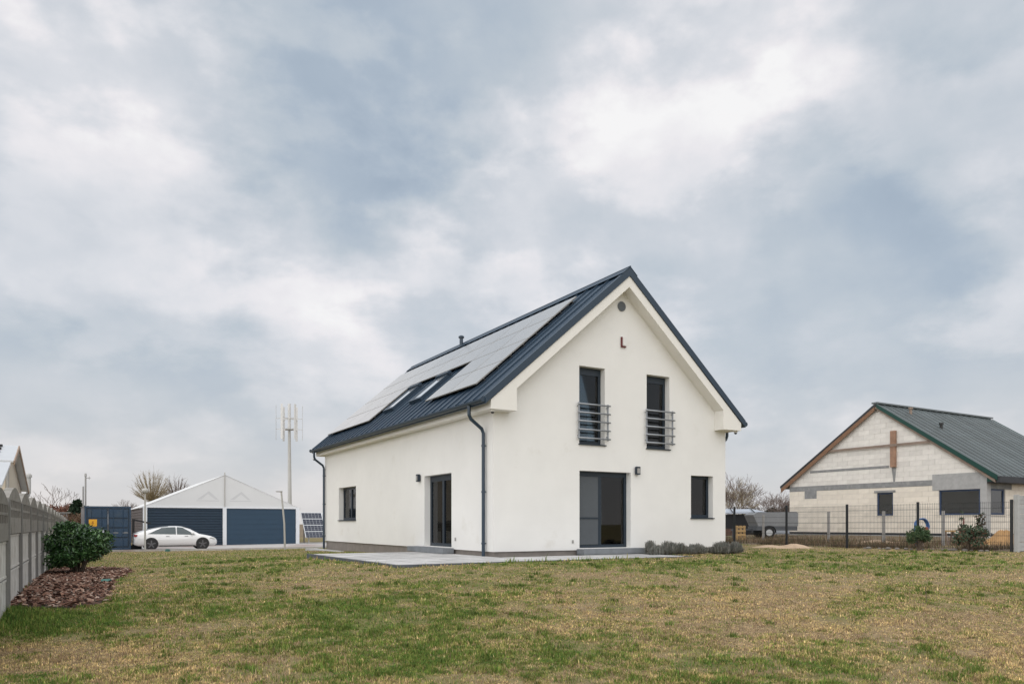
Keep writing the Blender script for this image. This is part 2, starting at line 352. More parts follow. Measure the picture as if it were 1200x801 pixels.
MUL = np.array([(-6.9,9.95),(-5.95,9.95),(-5.75,10.4),(-6.1,11.3),(-6.75,12.6),(-7.55,14.2),(-8.15,15.7),(-8.75,17.2),(-9.7,18.8),(-10.9,19.9),(-12.3,20.0),(-11.9,19.2),(-9.6,15.1),(-7.6,11.6)])
def inpoly(x, y, P):
    r = np.zeros(len(x), bool); j = len(P)-1
    for i in range(len(P)):
        c = ((P[i, 1] > y) != (P[j, 1] > y)) & (x < (P[j, 0]-P[i, 0])*(y-P[i, 1])/(P[j, 1]-P[i, 1]+1e-12)+P[i, 0]); r ^= c; j = i
    return r
DRV0 = np.array([-22.2, 42.6])                               # driveway front edge, running along G2
def drv(x, y): q0 = x-DRV0[0]; q1 = y-DRV0[1]; return q0*G2[0]+q1*G2[1], q0*U2[0]+q1*U2[1]
FE0 = np.array([12.1, 27.0]); FU = np.array([-.545, .838]); FU /= np.hypot(*FU)    # mesh fence
def fdist(x, y): return (x-FE0[0])*FU[1]-(y-FE0[1])*FU[0]    # >0: beyond the mesh fence
def greenness(x, y):
    g = (fbm(x*.55, y*.55, 11)-.5)*1.3+(fbm(x*2.1, y*2.1, 23)-.5)*1.3+(fbm(x*7.5, y*7.5, 29, 3)-.5)*1.9+.13
    for cx, cy, rx, ry, a in [(-6.0,8.9,1.3,.9,1.3),(-3.4,10.5,2.2,2.2,.40),(-1.6,8.9,1.2,1.0,.75),(-.9,7.2,.8,.5,.9),(.6,8.0,1.2,.9,.25),(-4.2,7.4,1.6,.9,-.5),
                              (5,11.5,5,4,-.45),(6,8,4,1.5,-.18),(2.0,12.0,3,1.5,-.40),(3,17.0,6,1.6,.55),(10,20,6,2.5,.35),(-9,27,6,8,.45),(-6,17,3,3,.25),(12,15,4,2,-.15),(-2,14.5,3,1.2,-.10)]:
        g = g+.75*a*np.exp(-(((x-cx)/rx)**2+((y-cy)/ry)**2))
    return g
CS = np.array([(.61,.46,.225),(.46,.345,.21),(.28,.185,.12),(.20,.235,.058),(.115,.20,.038),(.315,.30,.095)])
def grasscol(x, y, jit=1.0):
    n = len(x); g = greenness(x, y)+np.random.normal(0, .42*jit, n); br = fbm(x*1.3+40, y*1.3, 5)
    c = np.zeros((n, 3)); u = np.random.rand(n)
    dry = np.where((br+np.random.normal(0, .13*jit, n) > .53)[:, None], CS[1], CS[0]); dry = np.where((u < .22)[:, None], CS[2], dry)
    gr = np.where((u < .5)[:, None], CS[3], CS[4]); mid = np.tile(CS[5], (n, 1))
    c = np.where((g > .38)[:, None], gr, np.where((g > .02)[:, None], mid, dry))
    return c*(np.exp(np.random.normal(0, .23, n))*(.55+.9*vnoise(x*22, y*22, 91)))[:, None]
def sheet():
    xs = np.r_[-900, -600, -400, -280, -200, -150, -120, -100, np.arange(-84, -24, 3), np.arange(-24, 26, .25), np.arange(26, 90, 3), 100, 120, 150, 200, 280, 400, 600, 900]
    ys = np.r_[-300, -200, -120, -70, -40, -20, -10, -4, np.arange(0, 34, .25), np.arange(34, 64, 1.), np.arange(64, 110, 4), 120, 150, 200, 280, 400, 600, 900, 1400]
    X, Y = np.meshgrid(xs, ys); x = X.ravel(); y = Y.ravel(); z = gz(x, y)
    a, b = hl(x, y); ins = (a > -3.4) & (a < W) & (b > -1.95) & (b < LEN) & ~((a < -.05) & (b > 4.5)) & ~((a > 4.6) & (b < -.05))
    z = np.where(ins, np.minimum(z, HZ-.13), z)
    d, e = drv(x, y); z = np.where((e > -.3) & (e < 14) & (d > -12) & (d < 22), np.minimum(z, z-.02), z)
    nx, ny = len(xs), len(ys); V = np.c_[x, y, z]; i = np.arange(nx-1)[None, :]+np.arange(ny-1)[:, None]*nx; i = i.ravel()
    me = bpy.data.meshes.new('ground'); me.from_pydata(V.tolist(), [], np.c_[i, i+1, i+1+nx, i+nx].tolist())
    col = np.zeros((len(x), 4), np.float32); col[:, 3] = 1
    gg = np.clip((greenness(x, y)+.1)*.7+.25, 0, 1)[:, None]
    col[:, :3] = np.array([.26, .195, .115])*(1-gg)+np.array([.155, .155, .056])*gg
    far = fdist(x, y) > .3; far &= (y > 18); col[far, :3] = np.array([.19, .15, .105])*(.75+.5*fbm(x[far]*.8, y[far]*.8, 9))[:, None]
    at_ = me.color_attributes.new('Col', 'FLOAT_COLOR', 'POINT'); at_.data.foreach_set('color', col.ravel())
    me.materials.append(M['ground']); me.shade_smooth(); return tag(link('ground', me), kind='structure')
sheet()

def grass():
    n = 640000
    iy = np.random.uniform(1/48, 1/5.0, n); y = 1/iy; x = y*np.random.uniform(-.86, .86, n)
    near = 110000; x = np.r_[x, np.random.uniform(-7.5, 8.5, near)]; y = np.r_[y, np.random.uniform(5.0, 13, near)]
    a, b = hl(x, y); d, e = drv(x, y)
    ok = ~((a > -3.68) & (a < W+.02) & (b > -2.30) & (b < LEN+.05) & ~((a < -.6) & (b > 5.0)) & ~((a > 5.1) & (b < -.02)))
    ok &= ~inpoly(x, y, MUL); ok &= x > fence_x(y)+.06; ok &= (fdist(x, y) < .1) | (y < 18) | (fbm(x, y, 31) > .56)
    ok &= ~((e > -.05) & (e < 13)); ok &= y < 60
    ok &= ((x-10.1)/1.5)**2+((y-28.3)/.8)**2 > 1
    bare = fbm(x*1.7, y*1.7, 77); ok &= (bare > .33) | (np.random.rand(len(x)) < .25)
    x = x[ok]; y = y[ok]; n = len(x); z = gz(x, y)
    gr = greenness(x, y); tuft = fbm(x*3.2, y*3.2, 51)
    edge = np.exp(-((x-fence_x(y)-.15)/.35)**2)*(y < 24)*np.clip((y-8.2)/1.2, 0, 1)
    h = np.random.uniform(.018, .042, n)*(.72+.5*np.clip(gr+.3, 0, 1.2))*(.6+1.1*np.clip((tuft-.35)*2, 0, 1))*(1+1.6*edge)
    h *= np.where(np.random.rand(n) < .02, 1.9, 1); ka, kb_ = hl(x, y); h *= 1+1.3*((ka > -3.9) & (ka < 5.4) & (kb_ > -2.5) & (kb_ < 5.1))*(fbm(x*3, y*3, 83) > .42)
    # denser, taller tufts standing out of the short grass
    T0 = 3000; tx = np.random.uniform(-9, 14, T0); ty = 5.2+19*np.random.rand(T0)**1.4; ta, tb_ = hl(tx, ty)
    tk = (greenness(tx, ty)+np.random.normal(0, .35, T0) > .50) & (tx > fence_x(ty)+.15) & ~inpoly(tx, ty, MUL) & ~((ta > -3.75) & (tb_ > -2.4) & ~((ta > 5.2) & (tb_ < -.1))) & (fdist(tx, ty) < 0)
    tx = tx[tk]; ty = ty[tk]; K = 34; ts = np.random.uniform(.02, .065, len(tx)); th = np.random.uniform(.045, .10, len(tx))
    bx = (tx[:, None]+np.random.normal(0, 1, (len(tx), K))*ts[:, None]).ravel(); by = (ty[:, None]+np.random.normal(0, 1, (len(tx), K))*ts[:, None]).ravel()
    bh = (th[:, None]*np.random.uniform(.5, 1.1, (len(tx), K))).ravel(); tone = np.repeat(np.random.uniform(.6, 1.35, len(tx)), K)
    nb_ = n; x = np.r_[x, bx]; y = np.r_[y, by]; h = np.r_[h, bh]; n = len(x); z = gz(x, y); gr = greenness(x, y); edge = np.r_[edge, np.zeros(len(bx))]
    az = np.random.uniform(0, 2*math.pi, n); tl = np.random.uniform(.15, 1.25, n)*np.where(gr > .3, .75, 1.0)
    wd = (.0018+.00085*y)*np.random.uniform(.7, 1.3, n)
    dx = np.cos(az); dy = np.sin(az); sx = -dy; sy = dx
    c = grasscol(x, y); c[nb_:] = np.array([.125, .18, .042])*(tone*np.exp(np.random.normal(0, .25, len(tone))))[:, None]; gw = edge+np.random.normal(0, .25, n)+(fbm(x*2, y*2, 19)-.5)*1.4 > .75; c[gw] = c[gw]*.4+np.array([.045, .10, .02])*.6
    V = np.zeros((n, 5, 3)); lean = np.sin(tl)*h; up = np.cos(tl)*h
    for k, (t, ww) in enumerate(((0, 1), (0, -1), (.55, -.8), (.55, .8), (1, 0))):
        V[:, k, 0] = x+sx*wd*ww*.5+dx*lean*t**1.5; V[:, k, 1] = y+sy*wd*ww*.5+dy*lean*t**1.5; V[:, k, 2] = z-.008+(up+.008)*t**.9
    me = np_mesh('lawn_grass', V, 5, [(0, 1, 2, 3), (3, 2, 4)], M['grass'], c)
    tag(link('lawn_grass', me), 'patchy lawn of short green and straw coloured grass', 'grass', kind='stuff')
    # broad leaved weeds growing in patches between the grass
    m = 26000; x = np.random.uniform(-8, 9, m); y = 5+16*np.random.rand(m)**1.5
    k = (greenness(x, y)+np.random.normal(0, .2, m) > .55) & (x > fence_x(y)+.2) & ~inpoly(x, y, MUL); a, b = hl(x, y); k &= ~((a > -3.8) & (b > -2.4))
    x = x[k]; y = y[k]; m = len(x); L_ = []; CC = []
    for j in range(6):
        az = np.random.uniform(0, 2*math.pi, m); s = np.random.uniform(.012, .028, m); z = gz(x, y)+np.random.uniform(.008, .035, m)
        ox = x+np.random.normal(0, .03, m); oy = y+np.random.normal(0, .03, m); dx = np.cos(az); dy = np.sin(az); Q = np.zeros((m, 4, 3))
        for q, (l, w_, u_) in enumerate(((0, 0, 0), (.5, .4, .3), (1, 0, .15), (.5, -.4, .3))):
            Q[:, q, 0] = ox+dx*s*l-dy*s*w_; Q[:, q, 1] = oy+dy*s*l+dx*s*w_; Q[:, q, 2] = z+s*u_
        L_.append(Q); CC.append(np.array([.085, .175, .035])*np.random.uniform(.6, 1.4, (m, 1)))
    me = np_mesh('lawn_weeds', np.concatenate(L_), 4, [(0, 1, 2, 3)], M['grass'], np.concatenate(CC))
    tag(link('lawn_weeds', me), 'low broad leaved weeds in green patches of the lawn', 'weeds', kind='stuff')
grass()

def drape(name, fn, n0, n1, m, lift):
    u = np.linspace(0, 1, n0); v = np.linspace(0, 1, n1); Uu, Vv = np.meshgrid(u, v); x, y = fn(Uu.ravel(), Vv.ravel()); z = gz(x, y)+lift
    i = (np.arange(n0-1)[None, :]+np.arange(n1-1)[:, None]*n0).ravel()
    me = bpy.data.meshes.new(name); me.from_pydata(np.c_[x, y, z].tolist(), [], np.c_[i, i+1, i+1+n0, i+n0].tolist()); me.materials.append(m); me.shade_smooth()
    return tag(link(name, me), kind='structure')
drape('driveway', lambda u, v: (DRV0[0]+G2[0]*(u*32-11)+U2[0]*v*12.5, DRV0[1]+G2[1]*(u*32-11)+U2[1]*v*12.5), 65, 26, M['road'], .03)
kb = MB()
for i in range(32):
    p = DRV0+G2*(i-11+.01); q = DRV0+G2*(i-10-.01); kb.beam((p[0], p[1], g1(*p)+.02), (q[0], q[1], g1(*q)+.02), .09, .16)
tag(kb.build('driveway_kerb', M['road']), kind='structure')

# ------------------------------------------------------------------ the white house
H = thing('white_house', 'white rendered two storey house with dark metal roof and roof solar panels', 'house', (P0[0], P0[1], HZ), ANG)
RX, RT, SL, OV = W/2, 8.32, .863, .42      # ridge position, ridge height, slope, verge overhang
def zt(a): return RT-SL*abs(a-RX)
def cut_wall(name, poly, holes, th, place, m, parent, depth_holes=None):
    """poly and holes in wall coordinates (s, z); place(s, z, d): d metres in from the outer face"""
    bm = bmesh.new(); bm.faces.new([bm.verts.new((s, 0, z)) for s, z in poly])
    for s0, s1, z0, z1 in holes:
        for c, nrm in (((s0, 0, 0), (1, 0, 0)), ((s1, 0, 0), (1, 0, 0)), ((0, 0, z0), (0, 0, 1)), ((0, 0, z1), (0, 0, 1))):
            bmesh.ops.bisect_plane(bm, geom=bm.verts[:]+bm.edges[:]+bm.faces[:], plane_co=c, plane_no=nrm)
    kill = []
    for f in bm.faces:
        c = f.calc_center_median()
        if any(s0 < c.x < s1 and z0 < c.z < z1 for s0, s1, z0, z1 in holes): kill.append(f)
    bmesh.ops.delete(bm, geom=kill, context='FACES'); bm.verts.index_update()
    b = MB(); vs = [(v.co.x, v.co.z) for v in bm.verts]; n = len(vs)
    fs = [[v.index for v in f.verts] for f in bm.faces]; bm.free()
    b.add([place(s, z, 0) for s, z in vs]+[place(s, z, th) for s, z in vs], fs+[[i+n for i in reversed(f)] for f in fs])
    for s0, s1, z0, z1 in holes:
        r = [(s0, z0), (s1, z0), (s1, z1), (s0, z1)]
        for i in range(4):
            p, q = r[i], r[(i+1) % 4]; b.add([place(*p, 0), place(*q, 0), place(*q, th), place(*p, th)], [(0, 1, 2, 3)])
    k = len(poly)
    for i in range(k):
        p, q = poly[i], poly[(i+1) % k]; b.add([place(*p, 0), place(*q, 0), place(*q, th), place(*p, th)], [(0, 1, 2, 3)])
    me = bpy.data.meshes.new(name); me.from_pydata(b.v, [], b.f)
    bm = bmesh.new(); bm.from_mesh(me); bmesh.ops.remove_doubles(bm, verts=bm.verts, dist=1e-4); bmesh.ops.recalc_face_normals(bm, faces=bm.faces); bm.to_mesh(me); bm.free()
    me.materials.append(m); return link(name, me, parent)
gab = lambda s, z, d: (s, d, z)
lef = lambda s, z, d: (d, s, z)
rgt = lambda s, z, d: (W-d, s, z)
bck = lambda s, z, d: (s, LEN-d, z)
HG = [(2.82, 3.74, 3.15, 5.42), (5.33, 6.25, 3.15, 5.42), (2.83, 4.71, .18, 2.41), (7.15, 8.11, 1.04, 2.41)]
HL = [(2.55, 4.52, .18, 2.40), (11.2, 13.4, 1.0, 2.38)]
TH = .42
cut_wall('gable_wall', [(0, .13), (W, .13), (W, 4.12), (RX, 7.98), (0, 4.12)], HG, TH, gab, M['stucco'], H)
cut_wall('side_wall', [(TH, .13), (LEN-TH, .13), (LEN-TH, 4.05), (TH, 4.05)], HL, TH, lef, M['stucco'], H)
cut_wall('side_wall', [(TH, .13), (LEN-TH, .13), (LEN-TH, 4.05), (TH, 4.05)], [], TH, rgt, M['stucco'], H)
cut_wall('gable_wall', [(0, .13), (W, .13), (W, 4.12), (RX, 7.98), (0, 4.12)], [], TH, bck, M['stucco'], H)
pb = MB(); pb.box((.05, .05, -.6), (W-.05, .35, .128)); pb.box((.05, LEN-.35, -.6), (W-.05, LEN-.05, .128)); pb.box((.05, .352, -.6), (.35, LEN-.352, .128)); pb.box((W-.35, .352, -.6), (W-.05, LEN-.352, .128))
pb.build('plinth', M['plinth'], H)
fl = MB(); fl.box((.36, .36, .0), (W-.36, LEN-.36, .14)); fl.box((TH+.002, TH+.002, 2.75), (W-TH-.002, LEN-TH-.002, 3.0)); fl.build('floor_slab', M['interior'], H)
iw = MB(); iw.box((.45, 5.6, .142), (W-.45, 5.75, 2.748)); iw.box((4.9, .45, .142), (5.02, 5.58, 2.748)); iw.prism([(.45, 4.4, 3.002), (W-.45, 4.4, 3.002), (W-.45, 4.4, 4.3), (RX, 4.4, 7.7), (.45, 4.4, 4.3)], (0, .15, 0)); iw.box((4.25, .45, 3.002), (4.4, 4.38, 6.4))
iw.box((.45, 10.2, .142), (W-.45, 10.35, 2.748)); iw.build('partition', M['interior'], H)
for nm_, q_ in (('wardrobe', (3.9, 5.2, .145, 4.8, 5.58, 2.2)), ('sideboard', (1.2, 5.0, .145, 2.6, 5.58, 1.0))): MB().bevbox(q_[:3], q_[3:], .01).build(nm_, M['wood_int'], H)
def window(place, s0, s1, z0, z1, rec=.20, div=(), fw=.085, cross=None, sill=True, glass='glass', frame='anthracite', parent=None, head=0, silld=.05, silln=.03, sm='anthracite'):
    """frame with casements, panes and sill set rec metres into the opening"""
    b = MB(); fd = .075
    def bx(a0, a1, b0, b1, d0, d1, bb):
        c = [place(a, z, d) for a in (a0, a1) for z in (b0, b1) for d in (d0, d1)]
        bb.add(c, [(0,1,3,2),(4,6,7,5),(0,4,5,1),(2,3,7,6),(0,2,6,4),(1,5,7,3)])
    zb = z0+(.045 if sill else 0); s0 += .003; s1 -= .003; z1 -= .003
    bx(s0, s1, zb, zb+fw, rec, rec+fd, b); bx(s0, s1, z1-fw-head, z1, rec, rec+fd, b)
    bx(s0, s0+fw, zb+fw, z1-fw-head, rec, rec+fd, b); bx(s1-fw, s1, zb+fw, z1-fw-head, rec, rec+fd, b)
    xs = [s0+fw]
    for t in div:
        c = s0+(s1-s0)*t; bx(c-fw*.62, c+fw*.62, zb+fw, z1-fw-head, rec-.004, rec+fd, b); xs += [c-fw*.62, c+fw*.62]
    xs.append(s1-fw)
    w = b.build('window', M[frame], parent)
    for i in range(0, len(xs), 2):
        g = MB(); bx(xs[i]+.001, xs[i+1]-.001, zb+fw+.001, z1-fw-head-.001, rec+.03, rec+.042, g); g.build('pane', M[glass], w)
    if sill:
        g = MB(); bx(s0-.03, s1+.03, z0, z0+silln, -silld, -.002, g); bx(s0, s1, z0+.002, z0+silln+.008, -.001, rec+.02, g); g.build('sill', M[sm], w)
    return w
w1 = window(gab, *HG[0], parent=H, head=.12); w2 = window(gab, *HG[1], parent=H, head=.12)
d1 = window(gab, *HG[2], parent=H, div=(.46,), fw=.09, head=.05, sill=False)
w3 = window(gab, *HG[3], parent=H); d2 = window(lef, *HL[0], parent=H, div=(.5,), fw=.10, sill=False, head=.08); w4 = window(lef, *HL[1], parent=H, div=(.52,), fw=.09)
MB().box((2.93, .185, .28), (3.63, .197, 2.26)).build('insect_screen', M['screen'], d1)
sb = MB(); sb.box((2.925, .165, 1.03), (3.635, .184, 1.07)); sb.build('screen_bar', M['anthracite'], d1)
def curtain(p, place, s0, s1, z0, z1, d):
    b = MB(); n = 24; vs = []
    for i in range(n+1):
        s = s0+(s1-s0)*i/n; dd = d+.035*math.sin(i*1.9); vs += [place(s, z0, dd), place(s, z1, dd)]
    b.add(vs, [(2*i, 2*i+1, 2*i+3, 2*i+2) for i in range(n)]); return b.build('curtain', M['curtain'], p, smooth=True)
curtain(w1, gab, 3.36, 3.62, 3.2, 5.3, .335); curtain(w2, gab, 5.95, 6.15, 3.2, 5.3, .335); curtain(w3, gab, 7.2, 7.75, 1.1, 2.35, .335)
curtain(d1, gab, 4.35, 4.62, .25, 2.3, .335); curtain(d2, lef, 3.7, 4.4, .25, 2.3, .335); curtain(w4, lef, 12.1, 13.2, 1.08, 2.3, .335)
# balcony rails
for s0, s1 in ((2.70, 3.86), (5.21, 6.37)):
    pst = MB()
    for s in (s0+.06, s1-.06):
        pst.box((s-.02, -.085, 3.30), (s+.02, -.06, 4.36)); 
        for z in (3.4, 4.25): pst.box((s-.012, -.061, z), (s+.012, .02, z+.03))
    rail = pst.build('balcony_rail', M['steel'], H)
    for k in range(5):
        z = 3.34+k*.243; MB().tube([(s0, -.115, z), (s1, -.115, z)], .024, 8).build('bar', M['steel'], rail, smooth=True)
# white verge box and boxed eaves
def vz(a): return RT-.20-SL*abs(a-RX)
def sz(a): return RT-.52-SL*abs(a-RX)
poly = [(-.29, 3.89), (.5, 3.89), (.5, sz(.5)), (RX, sz(RX)), (W-.5, sz(.5)), (W-.5, 3.89), (W+.29, 3.89), (W+.29, vz(W+.29)), (RX, vz(RX)), (-.29, vz(-.29))]
for y0, y1 in ((-OV+.02, -.002), (LEN+.002, LEN+OV-.02)):
    vb = MB()
    for q in ([0, 1, 2, 9], [2, 3, 8, 9], [3, 4, 7, 8], [4, 5, 6, 7]):
        vb.prism([(poly[i][0], y0, poly[i][1]) for i in q], (0, y1-y0, 0))
    vb.build('verge_soffit', M['soffit'], H)
eb = MB(); eb.box((-.288, -.001, 3.892), (-.002, LEN+.001, vz(-.288))); eb.box((W+.002, -.001, 3.892), (W+.288, LEN+.001, vz(-.288))); eb.build('eaves_box', M['soffit'], H)
# metal roof
rf = MB(); EA = 4.80
a0, a1 = RX-EA, RX+EA
rp = [(a0, zt(a0)-.012), (RX, RT-.012), (a1, zt(a1)-.012), (a1, zt(a1)-.17), (RX, RT-.198), (a0, zt(a0)-.17)]
for q in ([0, 1, 4, 5], [1, 2, 3, 4]): rf.prism([(rp[i][0], -OV, rp[i][1]) for i in q], (0, LEN+2*OV, 0))
roof = rf.build('roof', M['roofmetal'], H)
cosS = 1/math.hypot(1, SL); SLEN = EA/cosS; AS = math.atan(SL)
NT = 30; TW = (LEN+2*OV-.30)/NT
tb = MB(); tb.box((0, .001, -.010), (SLEN, TW-.001, 0)); tb.box((0, TW-.032, .0005), (SLEN, TW+.012, .036)); tb.box((0, TW*.33, .0004), (SLEN, TW*.33+.02, .007)); tb.box((0, TW*.66, .0004), (SLEN, TW*.66+.02, .007))
tray = tb.mesh('roof_tray', M['roofmetal'])
for side in (0, 1):
    for i in range(NT):
        o = link('roof_tray', tray, roof); y = -OV+.15+i*TW
        o.matrix_local = (Matrix.Translation((a0, y, zt(a0))) if side == 0 else Matrix.Translation((a1, y+TW, zt(a1))) @ Matrix.Rotation(math.pi, 4, 'Z')) @ Matrix.Rotation(-AS, 4, 'Y')
for y0, y1 in ((-OV-.015, -OV+.15), (LEN+OV-.15, LEN+OV+.015)):
    t = MB()
    for s in (-1, 1):
        e = RX+s*EA
        t.prism([(e, y0, zt(e)+.045), (RX, y0, RT+.045), (RX, y0, RT-.20), (e, y0, zt(e)-.17)], (0, y1-y0, 0))
    t.build('verge_trim', M['rooftrim'], roof)
t = MB()
for s in (-1, 1): t.beam((RX+s*.14, -OV-.02, RT-.055), (RX+s*.14, LEN+OV+.02, RT-.055), .34, .02, up=(s*SL, 0, 1))
t.tube([(RX, -OV-.025, RT+.06), (RX, LEN+OV+.025, RT+.06)], .03, 8); t.build('ridge_cap', M['rooftrim'], roof)
for s in (0, 1):
    g = MB(); cx = a0-.055 if s == 0 else a1+.055; n = 10; zc = zt(a0)-.06; vs = []
    for y in (-OV+.02, LEN+OV-.02):
        for r in (.075, .068):
            for k in range(n+1): an = math.pi+math.pi*k/n; vs.append((cx+r*math.cos(an), y, zc+r*math.sin(an)))
    m_ = n+1; fs = []
    for k in range(n): fs += [(k, k+1, 2*m_+k+1, 2*m_+k), (m_+k, 3*m_+k, 3*m_+k+1, m_+k+1), (k, m_+k, m_+k+1, k+1), (2*m_+k, 2*m_+k+1, 3*m_+k+1, 3*m_+k)]
    g.add(vs, fs)
    for y in (-OV+.02, LEN+OV-.02): g.lathe([(.074, 0), (.074, .006)], (cx, y, zc), (0, 1, 0), 16)
    g.build('gutter', M['rooftrim'], roof, smooth=False)
def pipe(y, a_g, a_w, zbot):
    b = MB(); zc = zt(a0)-.12
    b.tube([(a_g, y, zc), (a_g, y, zc-.25), (a_g+(a_w-a_g)*.12, y, zc-.36), (a_g+(a_w-a_g)*.88, y, zc-.60), (a_w, y, zc-.72), (a_w, y, zbot)], .048, 10)
    for z in (.35, 1.75, 3.0): b.lathe([(.058, -.025), (.058, .025)], (a_w, y, z), (0, 0, 1), 10); b.box((min(a_w, 0 if a_w < 0 else W), y-.012, z-.012), (max(a_w, 0 if a_w < 0 else W), y+.012, z+.012))
    b.build('downpipe', M['rooftrim'], H, smooth=False)
pipe(.40, a0-.055, -.085, .004); pipe(LEN-.12, a0-.055, -.085, -.22); pipe(.42, a1+.055, W+.085, -.02)
# roof solar panels (2 rows over the whole length, 2 more rows beside the roof windows)
PW, PH = 1.77, 1.15
p = MB(); p.box((0, 0, .002), (PH-.013, PW-.013, .034)); pv_f = p.mesh('solar_panel', M['pvframe'])
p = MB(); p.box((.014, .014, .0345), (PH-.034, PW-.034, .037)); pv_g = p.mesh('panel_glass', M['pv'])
EB = Matrix.Translation((a0, 0, zt(a0))) @ Matrix.Rotation(-AS, 4, 'Y')
for r in range(4):
    for c in range(8):
        if r < 2 and c in (2, 3, 4): continue
        o = link('solar_panel', pv_f, roof); o.matrix_local = EB @ Matrix.Translation((.86+r*PH, 1.2+c*PW, .095))
        # the glass sheet is joined into the panel below
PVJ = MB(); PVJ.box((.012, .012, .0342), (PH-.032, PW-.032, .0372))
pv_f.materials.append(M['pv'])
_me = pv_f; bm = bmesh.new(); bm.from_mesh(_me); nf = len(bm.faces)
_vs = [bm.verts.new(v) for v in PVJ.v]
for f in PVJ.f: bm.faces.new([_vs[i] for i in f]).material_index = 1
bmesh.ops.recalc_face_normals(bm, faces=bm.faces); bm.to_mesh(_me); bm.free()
rl = MB()
for r in range(4):
    for q in (.25, .75):
        for y0, y1 in (((1.2, 1.2+8*PW),) if r > 1 else ((1.2, 1.2+2*PW), (1.2+5*PW, 1.2+8*PW))):
            v = .86+(r+q)*PH; rl.box((v-.02, y0-.05, .037), (v+.02, y1+.03, .094))
o = rl.build('mounting_rail', M['black'], roof); o.matrix_local = EB
for y0 in (6.0, 8.55):
    b = MB(); x0, x1, y1 = 1.35, 2.85, y0+.98
    for q in ((x0, y0, x0+.12, y1), (x1-.12, y0, x1, y1), (x0+.12, y0, x1-.12, y0+.1), (x0+.12, y1-.1, x1-.12, y1)): b.box((q[0], q[1], -.02), (q[2], q[3], .13))
    b.bevbox((x1-.10, y0-.04, .08), (x1+.06, y1+.04, .19), .015)
    k = b.build('roof_window', M['rooftrim'], roof); k.matrix_local = EB
    g = MB(); g.box((x0+.121, y0+.101, .09), (x1-.121, y1-.101, .105)); g.build('pane', M['skyglass'], k)
v = MB(); v.tube([(RX-.12, 10.3, RT-.2), (RX-.12, 10.3, RT+.30)], .075, 12); v.lathe([(.12, .26), (.12, .32), (.05, .36)], (RX-.12, 10.3, RT), (0, 0, 1), 12); v.build('roof_vent', M['rooftrim'], roof)
vg = MB(); vg.lathe([(.145, -.03), (.145, 0)], (RX+.02, 0, 7.33), (0, 1, 0), 24)
for k in range(6): z = 7.33-.11+k*.044; hw = math.sqrt(max(.13**2-(z-7.33)**2, .001)); vg.beam((RX+.02-hw, -.034, z), (RX+.02+hw, -.034, z), .012, .012)
vg.build('vent_grille', mat('grille_grey', (.13, .145, .16), .5), H)
for q in ((2.56, -.02, .33, 2.62, -.001, .42), ): MB().bevbox(q[:3], q[3:], .004).build('outdoor_socket', M['greypole'], H)
MB().bevbox((-.02, 2.23, .38), (-.001, 2.31, .48), .004).build('outdoor_socket', M['greypole'], H)
# fittings fixed to the house
def hw(a, b, z): q = P0+G2*a+U2*b; return (q[0], q[1], HZ+z)
def wall_light(loc, rz, label):
    t = thing('wall_light', label, 'lamp', loc, rz, 'box lights on the white house')
    b = MB(); b.bevbox((-.075, -.12, -.12), (.075, -.03, .12), .008); b.box((-.05, -.0295, -.09), (.05, -.002, .09)); b.build('housing', M['anthracite'], t)
    MB().box((-.055, -.1225, -.08), (.055, -.1202, .07)).build('diffuser', M['greypole'], t)
wall_light(hw(4.92, 0, 2.475), ANG, 'grey box light on the gable wall beside the patio door')
wall_light(hw(0, 4.87, 2.36), ANG-math.pi/2, 'grey box light on the long side wall beside the glazed door')
t = thing('alarm_siren', 'small white alarm box with red edge high on the gable', 'alarm', hw(4.41, 0, 6.12), ANG)
MB().bevbox((-.045, -.075, .035), (.09, -.003, .30), .012).build('cover', M['white'], t)
r_ = MB(); r_.box((-.085, -.05, .0), (-.047, -.003, .30)); r_.box((-.045, -.05, .0), (.09, -.003, .033)); r_.build('flasher', M['red'], t)
for (a, b, z, lb) in ((-.16, -.25, 3.888, 'small white dome camera under the boxed corner above the near downpipe'), (-.40, LEN+.3, 3.80, 'small white dome camera under the far end of the long gutter'), (W+.2, -.25, 3.888, 'small white dome camera under the eaves corner on the lavender side')):
    t = thing('security_camera', lb, 'camera', hw(a, b, z), ANG, 'dome cameras under the eaves')
    if z < 3.85: MB().beam((0, 0, 0), (.0, 0, .16), .03, .03, up=(0, 1, 0)).build('bracket', M['white'], t)
    MB().lathe([(.06, 0), (.06, -.05), (.05, -.055)], (0, 0, 0), (0, 0, 1), 16).build('base', M['white'], t, smooth=False)
    MB().lathe([(.045, -.056), (.042, -.08), (.03, -.097), (.008, -.105)], (0, 0, 0), (0, 0, 1), 16).build('lens_dome', M['black'], t, smooth=True)
# door steps
for q, lb in (((2.72, -.36, .002, 5.05, -.004, .165), 'grey stone step below the patio door in the gable'), ((-.36, 2.36, .002, -.004, 5.1, .165), 'grey stone step below the glazed door in the side wall')):
    o = MB().bevbox(q[:3], q[3:], .012).build('door_step', M['kerbstone'], None, loc=(P0[0], P0[1], HZ), rz=ANG); tag(o, lb, 'step')
